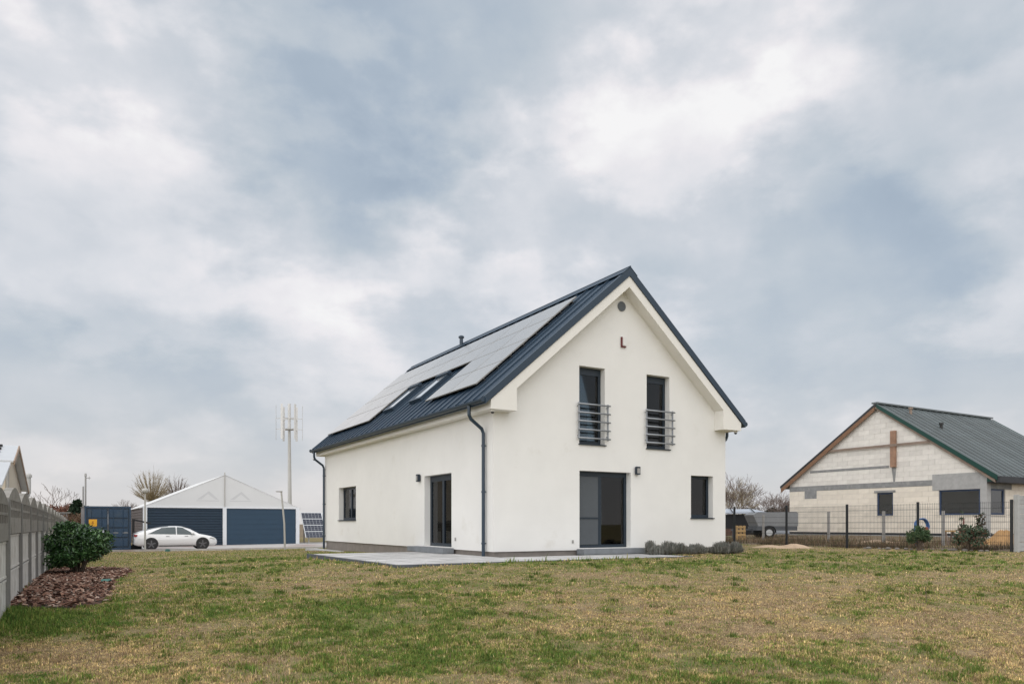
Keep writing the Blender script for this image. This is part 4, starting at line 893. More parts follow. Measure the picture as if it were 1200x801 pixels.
# wind turbine
x = xat(339, 66); t = thing('wind_turbine', 'white vertical axis wind turbine on a tall pale mast', 'wind turbine', (x, 66, CZ-1.6), R(8))
MB().tube([(.06, 0, -.2), (0, 0, 9.9)], .20, 12, r1=.12).build('mast', M['palepole'], t)
MB().tube([(0, 0, 9.9), (0, 0, 12.15)], .14, 12, r1=.13).build('generator', M['blade'], t)
MB().lathe([(.36, 9.84), (.36, 9.95)], (0, 0, 0), (0, 0, 1), 14).build('hub', M['greypole'], t)
for k in range(6):
    a = R(60*k+4); q = Vector((math.cos(a), math.sin(a), 0)); tn = Vector((-q.y, q.x, 0))
    o = MB(); p0 = q*1.12; prof = [(-.10, 0), (-.05, .02), (.05, .016), (.11, 0), (.05, -.01), (-.05, -.012)]
    o.prism([p0+tn*u_+q*v_+Vector((0, 0, 8.95)) for u_, v_ in prof], (0, 0, 3.05)); bl = o.build('blade', M['blade'], t)
    for z in (9.9, 10.85): MB().beam(q*.15+Vector((0, 0, z)), q*1.10+Vector((0, 0, z)), .06, .04).build('arm', M['blade'], bl)
# ground mounted solar table behind the house
o_ = on(352, 58.5); t = thing('solar_array', 'tilted ground mounted solar panels on a frame beside the tent', 'solar panel', (o_[0], o_[1], CZ-1.5), ANG)
du = Vector((0, -1.55, -1.95)); dn = du.normalized(); Ls = du.length; top = Vector((.0, 0, 2.36))
pm_ = MB(); pm_.box((0, 0, -.02), (1.66, Ls/4-.02, .015)); sp_ = pm_.mesh('panel_frame', M['alu'])
pc = MB()
for i in range(6):
    for j in range(3): pc.box((.05+i*.262, .05+j*.187, .0152), (.05+i*.262+.25, .05+j*.187+.178, .018))
sc_ = pc.mesh('cell', M['cell'])
for i in range(4):
    for j in range(4):
        o = link('solar_panel', sp_, t); xx = Vector((1, 0, 0)); yy = dn; zz = xx.cross(yy)
        if zz.z < 0: zz = -zz
        Mx = Matrix((xx, yy, zz)).transposed().to_4x4(); Mx.translation = top+Vector((i*1.70, 0, 0))+dn*(j*Ls/4); o.matrix_local = Mx; link('cells', sc_, o)
fr = MB()
for i in range(3):
    fr.beam((.3+i*2.9, .05, 0), (.3+i*2.9, .05, 2.30), .08, .08, up=(0, 1, 0)); fr.beam((.3+i*2.9, -1.3, 0), (.3+i*2.9, -1.3, .66), .08, .08, up=(0, 1, 0))
fr.build('stand', M['greypole'], t)

# trees at the left
def pollard(label, loc, h, rad, m, seed, n=46):
    rs = random.Random(seed); t = thing('bare_tree', label, 'tree', loc, 0); cr = MB(); zc = h-rad; z0 = zc-rad*.75
    MB().tube([(0, 0, -.3), (.05, 0, z0*.5), (0, 0, z0+.2)], .26, 8, r1=.2).build('trunk', M['bark'], t)
    for i in range(n):
        a = i*2.399+rs.uniform(-.2, .2); c = 1-1.55*(i+.5)/n; sn = math.sqrt(max(0, 1-c*c)); k = rs.uniform(.82, 1.06)
        e = Vector((math.cos(a)*sn*rad*k, math.sin(a)*sn*rad*k, zc+c*rad*k)); p = Vector((0, 0, z0+rs.uniform(-.1, .3)))
        m1 = p.lerp(e, .45)+Vector((math.cos(a), math.sin(a), 0))*sn*rad*.12; cr.tube([p, m1, e], .055, 4, r1=.012, cap=False)
        for q in range(11):
            f = rs.uniform(.3, .95); b_ = (p.lerp(m1, f*2) if f < .5 else m1.lerp(e, f*2-1)); d = (e-p).normalized()+Vector((rs.gauss(0, .35), rs.gauss(0, .35), rs.uniform(0, .45)))
            cr.tube([b_, b_+d*rad*rs.uniform(.16, .36)], .013, 3, r1=.007, cap=False)
    cr.build('crown', M[m], t)
pollard('round crowned leafless tree standing behind the tent roof', on(178, 84), 7.4, 2.0, 'twig', 3, 76)
pollard('smaller brown leafless tree next to the round crowned one behind the tent', on(207, 90), 7.0, 1.6, 'twig2', 8, 50)
bare_tree('bare_tree', 'thin leafless tree behind the concrete fence top', on(63, 70), 4.3, .7, 5, 2, 'twig2', .10, .25, 15, .5)
bare_tree('bare_tree', 'low brown leafless tree behind the blue container', on(145, 95), 4.2, .8, 5, 3, 'twig2', .14, .2, 21, .3)
evergreen('conifer', 'dark green round conifer between the fence and the masts', on(91, 62), 1.9, 3.3, 1400)
def hedge(label, px0, px1, D, h, cols, n, name='brown_hedge'):
    x0, x1 = xat(px0, D), xat(px1, D); t = thing(name, label, 'hedge', ((x0+x1)/2, D, g1((x0+x1)/2, D)))
    P = np.random.rand(n, 3); P[:, 0] = (P[:, 0]-.5)*(x1-x0); P[:, 1] = (P[:, 1]-.5)*2.2; P[:, 2] = P[:, 2]**.8*h*(.72+.45*fbm(P[:, 0]*.9+50, P[:, 1]*.2+3, 4, 3))
    link('foliage', leaf_cloud(P, .28, cols, aspect=.3, up=.8, m='leafmatt'), t); s = MB()
    for k in range(int((x1-x0)*1.5)): xx = random.uniform(x0, x1)-(x0+x1)/2; s.tube([(xx, 0, -.1), (xx+random.uniform(-.2, .2), 0, h*.7)], .03, 4, r1=.01)
    s.build('stem', M['bark'], t)
hedge('reddish brown leafless hedge beyond the concrete fence', 52, 84, 66, 3.1, ((.20, .085, .06), (.15, .08, .06), (.23, .12, .08)), 2600)
hedge('tan brown hedge at the foot of the masts', 74, 101, 58, 2.3, ((.20, .125, .08), (.16, .11, .075)), 2000)
o_ = on(62, 57); t = thing('garden_shed', 'small grey shed with flat roof beyond the concrete fence', 'shed', o_, ANG)
MB().box((0, 0, 0), (1.0, 2, 2.35)).build('wall', M['greyshed'], t); MB().box((-.15, -.15, 2.351), (1.15, 2.15, 2.45)).build('roof', M['concrete_dk'], t); MB().box((.3, -.03, .05), (.75, -.002, 1.95)).build('door', M['kerbstone'], t)
# scraps
o_ = on(196.5, 42.0); t = thing('valve_box', 'small green plastic garden box at the lawn edge by the white car', 'box', o_, .3); MB().bevbox((-.14, -.12, -.02), (.14, .12, .10), .03).build('body', M['teal'], t); MB().bevbox((-.11, -.10, .101), (.11, .10, .13), .012).build('lid', M['teal'], t)
def scrap():
    x, y = xat(124.5, 13.3), 13.3; b = MB(); n = 7; rs = random.Random(4)
    vs = [((i/(n-1)-.5)*.16, (j/(n-1)-.5)*.09, rs.uniform(0, .05)) for j in range(n) for i in range(n)]
    b.add(vs, [(j*n+i, j*n+i+1, (j+1)*n+i+1, (j+1)*n+i) for j in range(n-1) for i in range(n-1)])
    tag(b.build('plastic_scrap', M['teal'], None, True, (x, y, g1(x, y)+.065), .4), 'crumpled teal plastic scrap lying on the bark mulch', 'litter')
scrap()
x, y = xat(1085, 10.9), 10.9; t = thing('dry_stalk', 'single dark dry stalk standing upright in the lawn', 'stalk', (x, y, g1(x, y)))
MB().tube([(0, 0, -.03), (.005, 0, .14), (.0, .01, .27)], .006, 5, r1=.004).build('stem', M['bark'], t); MB().tube([(0, .01, .2), (.015, .012, .25)], .006, 5, r1=.002).build('seed_head', M['bark'], t)

# ------------------------------------------------------------------ right side: fence, neighbour under construction
MF = thing('mesh_fence', 'dark green wire mesh fence with slim posts at the lawn edge', 'fence', (0, 0, 0))
fpan = MB()
for i in range(50):
    x = .03+i*2.44/49; fpan.box((x-.0027, -.0027, .05), (x+.0027, .0027, 1.53))
for z in (.08, .10, .28, .48, .50, .70, .90, .92, 1.12, 1.32, 1.34, 1.50): fpan.box((.03, .003, z-.003), (2.47, .009, z+.003))
fpan = fpan.mesh('wire_panel', M['mesh']); fpost = MB().bevbox((-.035, -.035, -.4), (.035, .035, 1.58), .006).mesh('post', M['mesh']); fan = math.atan2(FU[1], FU[0])
for k in range(-2, 4):
    p = FE0+FU*2.56*k; z = g1(*p)
    if k == -2: p = FE0+FU*2.56*-2.1
    link('post', fpost, MF, (p[0], p[1], z), fan)
    if k < 3: link('wire_panel', fpan, MF, (p[0], p[1], z+.0), fan).scale[0] = 1.024*(1.1 if k == -2 else 1)
# concrete wall to the right
q = FE0+FU*2.56*-2.1+np.array([.12, -.05]); t = thing('concrete_wall', 'pale grey precast concrete wall with stone pattern boards', 'wall', (q[0], q[1], g1(*q)), ANG-R(6))
for k in range(5):
    MB().bevbox((k*2.06-.06, -.06, -.4), (k*2.06+.06, .06, 1.72), .01).build('post', M['wallconcrete'], t)
    for j in range(6):
        b = MB(); z = .02+j*.28; b.box((k*2.06+.062, -.022, z), (k*2.06+1.998, .022, z+.272)); xx = k*2.06+.07
        while xx < k*2.06+1.9:
            l = random.uniform(.18, .42); e = min(xx+l, k*2.06+1.99)
            for s in (0, 1): b.bevbox((xx, -.036, z+.008+s*.132), (e-.012, -.0215, z+.132+s*.130), .005)
            xx = e
        b.build('board', M['wallconcrete'], t)
# neighbour house
NW = 10.2; N0 = np.array([xat(1156.5, 32.), 32.]); NL = N0+U2*NW; NZ = CZ-.64; NANG = math.atan2(-U2[1], -U2[0])
NH = thing('unfinished_house', 'unfinished block house with dark metal roof and green verge', 'house', (NL[0], NL[1], NZ), NANG)
def npx(px, py, off=0):       # pixel on the gable plane -> local (x, z)
    d = np.array([(px-CX)/F, 1.]); o = NL+G2*off; D = (o@G2)/(d@G2); p = d*D; return float((p-NL)@(-U2)), (HY-py)/F*D+CZ-NZ
NR, NE, NSL = NW/2, 3.02, .68
def nroof(x): return 6.46-NSL*abs(x-NR)
wn_s = npx(1027.5, 571.5)+npx(1046.5, 602); wn_b = npx(1109.5, 568.5)+npx(1152, 602)
small = (wn_s[0], wn_s[2], .98, 2.13); big = (NW-2.06, NW-.28, .98, 2.14)
sidew = (.30, 1.50, .98, 2.14)
cut_wall('gable_wall', [(0, 0), (NW, 0), (NW, NE-.05), (NR, nroof(NR)-.24), (0, NE-.05)], [small, big], .3, lambda s, z, d: (s, d+.012, z), M['mortar'], NH)
cut_wall('side_wall', [(.31, 0), (12, 0), (12, NE-.05), (.31, NE-.05)], [(.31+.01, 1.50, .98, 2.14), (3.6, 4.3, 1.4, 2.2)], .3, lambda s, z, d: (NW-.012-d, s, z), M['mortar'], NH)
gw_ = cut_wall('side_wall', [(.31, 0), (12, 0), (12, NE-.05), (.31, NE-.05)], [], .3, lambda s, z, d: (.012+d, s, z), M['mortar'], NH)
MB().box((.3, 11.7, 0), (NW-.3, 12, NE)).box((.35, 4.5, 0), (NW-.35, 4.6, 2.7)).box((.35, .35, 2.72), (NW-.35, 11.6, 2.9)).box((.3, .3, -.2), (NW-.3, 11.7, -.02)).build('inner_wall', M['interior'], NH)
window(lambda s, z, d: (s, d, z), *small, rec=.05, frame='blueframe', glass='glassdark', parent=NH, sill=True, silld=.03, fw=.07, sm='blockcream')
window(lambda s, z, d: (s, d, z), *big, rec=.05, frame='blueframe', glass='glassdark', parent=NH, sill=True, silld=.03, fw=.07, sm='blockcream')
window(lambda s, z, d: (NW-d, s, z), .34, 1.48, .98, 2.14, rec=.05, frame='blueframe', glass='glassdark', parent=NH, sill=True, silld=.03, fw=.07, sm='blockcream')
MB().box((small[0]-.12, -.03, small[3]), (small[1]+.12, .011, small[3]+.10)).build('lintel', M['ringbeam'], NH)
# concrete ring beam, stub column and grey patches (set a little proud of the blocks)
ringz = (2.37, 2.62)
rb = MB(); rb.box((0.0, -.012, ringz[0]), (NW-2.35, .010, ringz[1])); rb.build('ring_beam', M['ringbeam'], NH)
s0, s1 = npx(943, 570)[0], npx(957, 570)[0]; MB().box((s0, -.010, 1.95), (s1, .010, ringz[0]-.002)).build('stub_column', M['ringbeam'], NH)
MB().box((NW-2.348, -.014, 2.14), (NW-.26, .010, 2.86)).build('rendered_patch', mat('grey_render', (.40, .40, .395), .95, var=.15, vs=5, bump=.4, bs=40), NH)
MB().box((NW-.258, -.016, .12), (NW+.012, .29, NE-.06)).build('corner_pillar', mat('corner_concrete', (.43, .43, .425), .95, var=.12, vs=4, bump=.4, bs=40), NH)
MB().box((NW-.010, .292, 2.142), (NW+.014, 2.0, 2.86)).build('rendered_patch', M['ringbeam'], NH)
n0, n1 = npx(949.5, 550)[0], npx(1042, 545)[0]; MB().box((n0, -.014, 3.30), (n1, .010, 3.42)).build('concrete_band', M['ringbeam'], NH)
MB().box((0, -.03, .10), (NW-.26, .010, .19)).build('damp_membrane', M['membrane'], NH)
MB().box((NW-.009, .292, .10), (NW+.03, 12, .19)).build('damp_membrane', M['membrane'], NH)
MB().box((.0, -.02, -.3), (NW-.258, .010, .098)).build('footing', M['wallconcrete'], NH)
def clip_poly(poly, f):
    out = []
    for i in range(len(poly)):
        p, q = poly[i], poly[(i+1) % len(poly)]; a, b = f(p), f(q)
        if a >= 0: out.append(p)
        if a*b < 0: t_ = a/(a-b); out.append((p[0]+(q[0]-p[0])*t_, p[1]+(q[1]-p[1])*t_))
    return out
def blocks():
    BH, BL = .24, .59; cache = {}
    ex = [(small[0]-.12, small[1]+.12, small[3]-.001, small[3]+.10), (small[0], small[1], small[2], small[3]), (big[0], big[1], big[2], big[3]), (0, NW-2.35, *ringz), (s0, s1, 1.95, ringz[0]), (NW-2.35, NW-.26, 2.14, 2.86), (n0, n1, 3.30, 3.42)]
    row = 0; z = .195
    while z < nroof(NR)-.3:
        z1 = z+BH; x = -(row % 2)*BL*.5
        while x < NW-.26:
            xa, xb = max(x, .0)+.004, min(x+BL, NW-.26)-.004; x += BL
            if xb-xa < .06: continue
            pieces = [(xa, xb, z+.003, z1-.003)]
            for e in ex:
                nxt = []
                for p in pieces:
                    if e[1] <= p[0] or e[0] >= p[1] or e[3] <= p[2] or e[2] >= p[3]: nxt.append(p); continue
                    if p[0] < e[0]: nxt.append((p[0], e[0]-.002, p[2], p[3]))
                    if p[1] > e[1]: nxt.append((e[1]+.002, p[1], p[2], p[3]))
                    m0_, m1_ = max(p[0], e[0]), min(p[1], e[1])
                    if p[2] < e[2]: nxt.append((m0_, m1_, p[2], e[2]-.002))
                    if p[3] > e[3]: nxt.append((m0_, m1_, e[3]+.002, p[3]))
                pieces = nxt
            for p in pieces:
                if p[1]-p[0] < .03 or p[3]-p[2] < .03: continue
                poly = [(p[0], p[2]), (p[1], p[2]), (p[1], p[3]), (p[0], p[3])]
                poly = clip_poly(poly, lambda v: nroof(v[0])-.26-v[1])
                if len(poly) < 3: continue
                mt = 'blockcream' if z < 2.3 else 'block'; pr = random.uniform(-.003, .003); ox, oz = poly[0]
                key = (mt, tuple((round(a-ox, 3), round(b-oz, 3)) for a, b in poly))
                if key not in cache: cache[key] = MB().prism([(a-ox, 0, b-oz) for a, b in poly], (0, .016, 0)).mesh('block', M[mt])
                link('block', cache[key], NH, (ox, -.004+pr, oz))
        z = z1; row += 1
    for row in range(12):           # long side wall, first metres
        z = .195+row*BH; x = .30-(row % 2)*.3
        if z+BH > NE-.1: break
        while x < 5.5:
            xa, xb = max(x, .30)+.004, x+BL-.004; x += BL
            if xb-xa < .05: continue
            if z < 2.14 and z+BH > .98 and xa < 1.5:
                if xb < 1.62: continue
                xa = 1.504
            if z > 2.0 and xa < 2.0: continue
            MBk = MB().box((0, 0, 0), (.016, xb-xa, BH-.006)); link('block', MBk.mesh('block', M['blockcream']), NH, (NW-.012, xa, z+.003))
blocks()
# timbers on the gable
b0, b1 = npx(990, 514.6, -.15), npx(1077, 505, -.15); MB().box((2.42, -.13, 4.30), (7.8, -.122, 4.42)).build('purlin', M['timber_old'], NH)
t0, t1 = npx(1043.2, 500, -.1)[0], npx(1049.5, 500, -.1)[0]; MB().box((t0, -.118, 3.32), (t1, -.02, 5.05)).build('upright_board', M['timber_red'], NH)
MB().prism([(t0+.02, -.016, 3.31), (t1-.02, -.016, 3.31), (t1-.09, -.016, 2.63), (t0+.1, -.016, 2.63)], (0, .006, 0)).build('cement_smear', M['ringbeam'], NH)
# roof
NEX, NOV, NRL = 5.60, .14, 10.2
nb = MB()
def nz_(x): return 6.46-NSL*abs(x-NR)
for s in (-1, 1):
    e = NR+s*NEX; nb.prism([(e, -NOV, nz_(e)-.012), (NR, -NOV, 6.448), (NR, -NOV, 6.34), (e, -NOV, nz_(e)-.12)], (0, NRL+NOV*2, 0))
nroof_o = nb.build('roof', M['nroof'], NH)
nsl = NEX*math.hypot(1, NSL); nas = math.atan(NSL); NTW = (NRL+2*NOV)/19
b = MB(); b.box((0, .001, -.010), (nsl, NTW-.001, 0)); b.box((0, NTW-.045, .0004), (nsl, NTW+.012, .045)); b.box((0, NTW*.5-.02, .0004), (nsl, NTW*.5+.02, .02)); ntray = b.mesh('roof_tray', M['nroof'])
for s in (0, 1):
    for i in range(19):
        o = link('roof_tray', ntray, nroof_o); y = -NOV+i*NTW; e = NR-NEX if s == 0 else NR+NEX
        o.matrix_local = (Matrix.Translation((e, y, nz_(e))) if s == 0 else Matrix.Translation((e, y+NTW, nz_(e))) @ Matrix.Rotation(math.pi, 4, 'Z')) @ Matrix.Rotation(-nas, 4, 'Y')
e = NR+NEX
for y in (-NOV-.03, NRL+NOV+.005): MB().prism([(e, y, nz_(e)+.03), (NR+.1, y, 6.46-.04), (NR+.1, y, 6.24), (e, y, nz_(e)-.19)], (0, .025, 0)).build('verge_trim', M['green'], nroof_o)
e = NR-NEX
MB().prism([(e, -NOV-.03, nz_(e)+.03), (NR+.1, -NOV-.03, 6.46+.03), (NR+.1, -NOV-.03, 6.36), (e, -NOV-.03, nz_(e)-.06)], (0, .025, 0)).build('verge_trim', M['membrane'], nroof_o)
MB().prism([(e+.05, -NOV+.0, nz_(e)-.10), (NR, -NOV+.0, 6.335), (NR, -NOV, 6.10), (e+.05, -NOV, nz_(e)-.33)], (0, -.028, 0)).build('barge_board', M['timber'], nroof_o)
MB().prism([(e+.1, -NOV+.01, nz_(e)-.125), (NR, -NOV+.01, 6.335), (NR, -NOV+.01, 6.25), (e+.1, -NOV+.01, nz_(e)-.22)], (0, NOV-.05, 0)).build('verge_boarding', M['timber_old'], nroof_o)
MB().prism([(NR+NEX-.1, -NOV+.01, nz_(NR+NEX)-.15), (NR, -NOV+.01, 6.335), (NR, -NOV+.01, 6.22), (NR+NEX-.1, -NOV+.01, nz_(NR+NEX)-.28)], (0, NOV-.05, 0)).build('verge_boarding', M['timber_old'], nroof_o)
MB().beam((NR, -NOV-.02, 6.49), (NR, NRL+NOV+.02, 6.49), .30, .07).build('ridge_cap', M['nroof'], nroof_o)
e = NR+NEX; MB().box((e-.05, -NOV, nz_(e)-.28), (e+.10, NRL+NOV, nz_(e)-.02)).build('eaves_fascia', M['membrane'], nroof_o)
MB().box((NW+.03, -.05, nz_(e)-.275), (e-.06, NRL, nz_(e)-.235)).build('soffit', M['membrane'], nroof_o)
MB().box((NW+.05, -NOV+.05, nz_(e)-.22), (NW+.3, -.05, nz_(e)-.06)).build('bracket', M['green'], nroof_o)
MB().box((-.25, -NOV+.05, 3.28), (-.05+.15, -.05, 3.42)) 
for d_, y, h_, mm in ((.75, 1.6, .28, 'timber_old'), (1.9, 2.2, .22, 'black')):
    x_ = NR+d_; MB().tube([(x_, y, nz_(x_)-.05), (x_, y, nz_(x_)+h_)], .07, 10).lathe([(.11, h_), (.10, h_+.08)], (x_, y, nz_(x_)), (0, 0, 1), 10).build('roof_vent', M[mm], nroof_o)

# trailer, pallet, sheets, posts, coil, shrubs on the right
tx = xat(884.5, 38.0); t = thing('car_trailer', 'small car trailer under a grey tarpaulin', 'trailer', (tx, 38.0, g1(tx, 38.)), R(3))
b = MB(); b.prism([(.18, 0, .62), (2.25, 0, .62), (2.25, 0, 1.30), (2.15, 0, 1.36), (.16, 0, 1.33), (-.08, 0, 1.20)], (0, 1.3, 0)); bm_ = b.build('tarpaulin', M['tarp'], t)
MB().box((.12, .01, .40), (2.22, 1.29, .618)).build('bed', M['trailer'], t)
for y in (-.09, 1.23):
    MB().lathe([(.20, 0), (.29, .02), (.29, .14), (.2, .16)], (.72, y, .29), (0, 1, 0), 22).build('wheel', M['rubber'], t); MB().lathe([(.16, 0), (.17, .01)], (.72, y-.008 if y < 0 else y+.158, .29), (0, 1, 0), 18).build('rim', M['alu'], t)
    n = 10; MB().add([(.72+.36*math.cos(math.pi*k/n), y+dy, .29+.36*math.sin(math.pi*k/n)) for k in range(n+1) for dy in (-.03, .17)], [(2*k, 2*k+1, 2*k+3, 2*k+2) for k in range(n)]).build('mudguard', M['carblack'], t)
MB().beam((.12, .65, .45), (-1.0, .65, .42), .08, .08).build('drawbar', M['trailer'], t); MB().tube([(-.9, .65, .0), (-.9, .65, .5)], .03, 8).build('jockey_leg', M['trailer'], t)
MB().box((2.221, .08, .44), (2.235, .25, .56)).build('tail_light', M['redlamp'], t)
tx = xat(863.0, 36.5); t = thing('wooden_pallet', 'pale wooden pallet standing on edge behind the mesh fence', 'pallet', (tx, 36.5, g1(tx, 36.5)+.02), R(4))
for k in range(4): MB().box((0, 0, .02+k*.185), (.46, .022, .11+k*.185)).build('slat', M['palewood'], t)
for k in range(3): MB().box((.0+k*.18, .023, .0), (.10+k*.18, .11, .70)).build('batten', M['palewood'], t)
x0 = xat(846, 47); t = thing('covered_stack', 'long stack under black plastic with pale sheets on top behind the trailer', 'stack', (x0, 47, g1(x0, 47)), R(6))
MB().bevbox((-2.2, .5, 0), (2.9, 3.2, 1.35), .08).build('plastic_cover', M['blackplastic'], t)
for k in range(4):
    b = MB(); x_ = -2.3+k*1.42; b.prism([(x_, .2, 1.38), (x_+1.38, .2, 1.40), (x_+1.45, 3.3, 1.72), (x_+.05, 3.3, 1.70)], (0, 0, .04)); b.build('sheet', M['tarplight'], t)
    MB().beam((x_+.2, .1, 1.5), (x_+1.2, 3.0, 1.80), .05, .04).build('batten', M['black'], t)
MB().bevbox((-2.4, -.3, 0), (.6, .45, .45), .06).build('timber_base', mat('brown_plank', (.13, .075, .055), .9, var=.3, vs=4), t)
MB().box((2.95, 1.0, 0), (5.0, 3.4, 1.3)).build('pale_cover', M['tarplight'], t)
for px, D, h, lb in ((971, 31.0, 1.28, 'thin grey post before the plain block wall of the unfinished house'), (1035.5, 29.4, 1.28, 'thin grey post in front of the small window of the unfinished house'), (1105.5, 27.2, 1.26, 'thin grey post before the large corner window of the unfinished house'), (894.5, 35.0, 1.2, 'thin grey post beside the tarpaulin covered trailer')):
    p_ = on(px, D); o = MB().bevbox((-.045, -.045, -.2), (.045, .045, h), .008).build('metal_post', M['greypole'], None, loc=p_, rz=ANG); tag(o, lb, 'post', 'grey posts behind the mesh fence')
p_ = on(1081, 25.6, .13); t = thing('hose_coil', 'coil of blue hose standing behind the mesh fence', 'hose', p_, R(10)); 
for k in range(4):
    MB().tube([(.27*math.cos(a/24*6.283)*(1-.03*k), .03*k+.02*math.sin(a*.9), .62+.27*math.sin(a/24*6.283)*(1-.03*k)) for a in range(25)], .022, 7, cap=False).build('loop', M['hose'], t, smooth=True)
MB().tube([(-.27, 0, .62), (-.30, 0, .3), (-.2, .02, -.14)], .022, 7).build('tail', M['hose'], t, smooth=True); MB().bevbox((-.05, -.02, -.16), (.05, .12, .42), .01).build('stand', M['timber_old'], t)
MB().bevbox((.05, -.06, .45), (.2, .02, .6), .02).build('fitting', mat('rust_fitting', (.35, .12, .07), .6), t)
q = (xat(1077, 24.2), 24.2); shrub('young_shrub', 'compact green shrub at the fence in front of the blue hose', 'shrub', (*q, g1(*q)), .33, .3, .72, 1500, .075, ((.075, .13, .06), (.05, .09, .045), (.11, .15, .075)), m='leafmatt', lobes=14, clump=.16, aspect=.45, up=.5)
q = (xat(1137, 23.3), 23.3); shrub('young_shrub', 'taller green shrub with reddish shoots in front of the mesh fence', 'shrub', (*q, g1(*q)), .46, .4, .72, 2000, .085, ((.085, .13, .08), (.06, .10, .065), (.13, .16, .105), (.17, .10, .07)), m='leafmatt', lobes=18, clump=.17, aspect=.45, up=.5)
_t = thing('leafy_shoot', 'tall reddish leafy shoot rising out of the taller green shrub', 'shrub', (q[0]+.22, q[1], g1(*q)), 0)
_z = np.random.rand(260); _P = np.c_[np.random.normal(.05, .07, 260)+_z*.05, np.random.normal(0, .06, 260), .45+_z*.72]; link('foliage', leaf_cloud(_P, .08, ((.06, .075, .045), (.13, .075, .05), (.05, .07, .04)), aspect=.5, up=.4, m='leafmatt'), _t); MB().tube([(0, 0, -.02), (.05, 0, .6), (.1, 0, 1.17)], .012, 5, r1=.005).build('stem', M['bark'], _t)
_t = thing('leafy_shoot', 'thin bare shoot with a few leaves at the shrub edge before the fence', 'shrub', (q[0]-.24, q[1]+.05, g1(*q)), 0)
_z = np.random.rand(60); _P = np.c_[np.random.normal(0, .04, 60), np.random.normal(0, .04, 60), .6+np.round(_z*3)/3*.6]; link('foliage', leaf_cloud(_P, .07, ((.08, .10, .07), (.05, .07, .05)), aspect=.5, up=.4, m='leafmatt'), _t); MB().tube([(0, 0, -.02), (-.02, 0, .6), (.0, 0, 1.25)], .010, 5, r1=.004).build('stem', M['bark'], _t)
p_ = on(1112, 27.6); t = thing('wooden_trestle', 'small wooden trestle behind the mesh fence', 'trestle', p_, R(20))
MB().box((-.28, -.06, .48), (.28, .06, .54)).build('top', M['palewood'], t)
for s in (-1, 1):
    for y in (-1, 1): MB().beam((s*.2, y*.03, .479), (s*.22, y*.16, -.02), .05, .05, up=(1, 0, 0)).build('leg', M['timber_old'], t)
p_ = on(1129, 27.8); o = MB().tube([(0, 0, -.1), (.01, 0, .95)], .03, 6, r1=.028).build('red_stake', mat('stake', (.25, .09, .07), .7), None, loc=p_); tag(o, 'thin reddish stake standing before the large corner window', 'stake')
def heap(name, label, px, D, rx, ry, h, m, cat='heap', s=5):
    x, y = xat(px, D), D; b = MB(); n, k = 26, 9; vs = [(0, 0, h)]
    for i in range(1, k+1):
        for j in range(n):
            a = 2*math.pi*j/n; r = i/k*(1+.18*math.sin(a*3+s)+.08*math.sin(a*7+s)); zz = h*(.5+.5*math.cos(math.pi*min(1, i/k)))*(1+.15*math.sin(a*5+i))
            xx, yy = r*rx*math.cos(a), r*ry*math.sin(a); vs.append((xx, yy, zz+(-.03 if i == k else 0)))
    fs = [(0, 1+j, 1+(j+1) % n) for j in range(n)]+[(1+(i-1)*n+j, 1+i*n+j, 1+i*n+(j+1) % n, 1+(i-1)*n+(j+1) % n) for i in range(1, k) for j in range(n)]
    vs = [(a, c, d+g1(x+a, y+c)-g1(x, y)) for a, c, d in vs]
    tag(b.add(vs, fs).build(name, M[m], None, True, (x, y, g1(x, y))), label, cat)
heap('sand_heap', 'low heap of pale reddish sand on the lawn before the mesh fence', 930, 27.6, .85, .45, .15, 'sand')
heap('sand_heap', 'flat patch of pale sand nearer the lavender', 900, 28.6, .75, .35, .07, 'sand', s=2)
heap('sand_heap', 'orange sand heap beside the concrete wall behind the fence', 1176, 27.0, .85, .6, .48, 'orangesand', s=1)
heap('sand_heap', 'low pale rubble heap in front of the unfinished house', 1025, 30.0, 1.1, .5, .12, 'sand', s=3)
sm = [MB().lathe([(.02, -.05), (.09+.02*k, -.03), (.12, .02+.01*k), (.085, .075), (.02, .1)], (0, 0, 0), (.15*k, .1, 1), 7+k).mesh('edging_stone', M['stone']) for k in range(3)]
for k in range(18):
    p = FE0+FU*(-.6-k*.24)+np.array([-.12, -.32])+np.random.normal(0, .06, 2)
    o = link('edging_stone', sm[k % 3], None, (p[0], p[1], g1(*p)+.02), random.uniform(0, 6)); s_ = random.uniform(.35, .8); o.scale = (s_*1.2, s_, s_*.8)
    tag(o, 'rough grey edging stone lying along the foot of the mesh fence', 'stone', 'stones along the mesh fence')
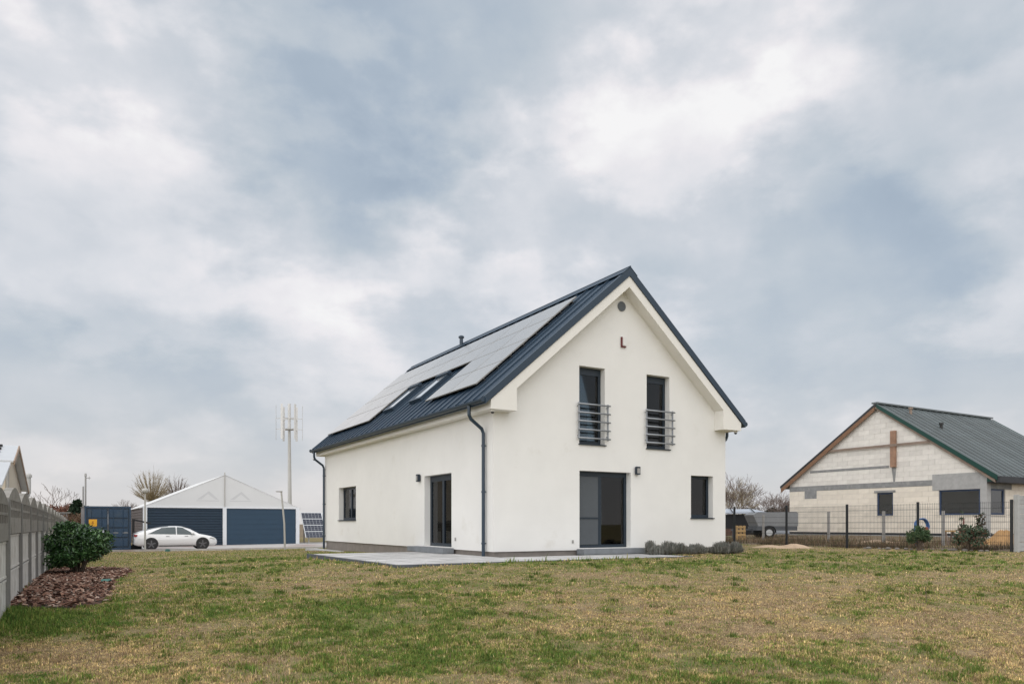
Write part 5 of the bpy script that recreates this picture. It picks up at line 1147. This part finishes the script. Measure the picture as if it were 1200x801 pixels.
def weeds():
    n = 26000; a = np.random.uniform(-4.6, 18, n); d_ = np.random.exponential(1.9, n)+.15; x = FE0[0]+FU[0]*a+FU[1]*d_; y = FE0[1]+FU[1]*a-FU[0]*d_
    k = (fbm(x*.8, y*.8, 61)+np.random.normal(0, .08, n) > .44); q = (np.c_[x, y]-NL)@np.stack([-U2, G2], 1); k &= ~((q[:, 0] > -.2) & (q[:, 1] > -.3))
    x = x[k]; y = y[k]; n = len(x); z = gz(x, y); h = np.random.uniform(.08, .34, n)*(.5+fbm(x*1.5, y*1.5, 71)); az = np.random.uniform(0, 6.28, n); tl = np.random.uniform(.05, .8, n); wd = np.random.uniform(.006, .013, n)
    dx, dy = np.cos(az), np.sin(az); V = np.zeros((n, 3, 3))
    for i, (t_, w_) in enumerate(((0, 1), (0, -1), (1, 0))): V[:, i, 0] = x-dy*wd*w_+dx*h*np.sin(tl)*t_; V[:, i, 1] = y+dx*wd*w_+dy*h*np.sin(tl)*t_; V[:, i, 2] = z-.01+h*np.cos(tl)*t_
    c = np.array([(.20, .135, .085), (.27, .20, .125), (.13, .095, .065), (.10, .105, .045)])[np.random.choice(4, n, p=[.35, .25, .2, .2])]*np.random.uniform(.75, 1.25, (n, 1))
    tag(link('dry_weeds', np_mesh('dry_weeds', V, 3, [(0, 1, 2)], M['grass'], c)), 'dry brown weeds growing on the rough ground behind the mesh fence', 'weeds', kind='stuff')
weeds()
# trees at the right
for a in (('bare_tree', 'tall leafless tree with forked trunk close beside the white house', 857, 74, 5.4, .75, 31, 'twig2'), ('bare_tree', 'leafless tree with leaning branches behind the covered stack', 867, 74, 5.0, .85, 37, 'twig'), ('bare_tree', 'rounded leafless tree behind the trailer', 903, 95, 5.4, .9, 41, 'twig2'), ('bare_tree', 'thin leafless tree close beside the unfinished house gable', 921, 90, 4.4, .7, 47, 'twig2')):
    bare_tree(a[0], a[1], on(a[2], a[3]), a[4], a[5], 5, 3, a[7], .15, .2, a[6], .4, twig_r=.012)
for i, (px, D, r, h, lb) in enumerate(((874, 98, 1.6, 3.0, 'small pointed dark conifer behind the covered stack'), (883, 100, 1.7, 3.0, 'small dark conifer beside the rounded leafless tree'), (906, 104, 4.0, 3.3, 'broad low dark evergreen below the rounded leafless tree'), (921, 100, 3.2, 3.3, 'broad dark evergreen beside the unfinished house'))):
    evergreen('conifer', lb, on(px, D), r, h, 900, group='dark conifers on the right', size=.45)
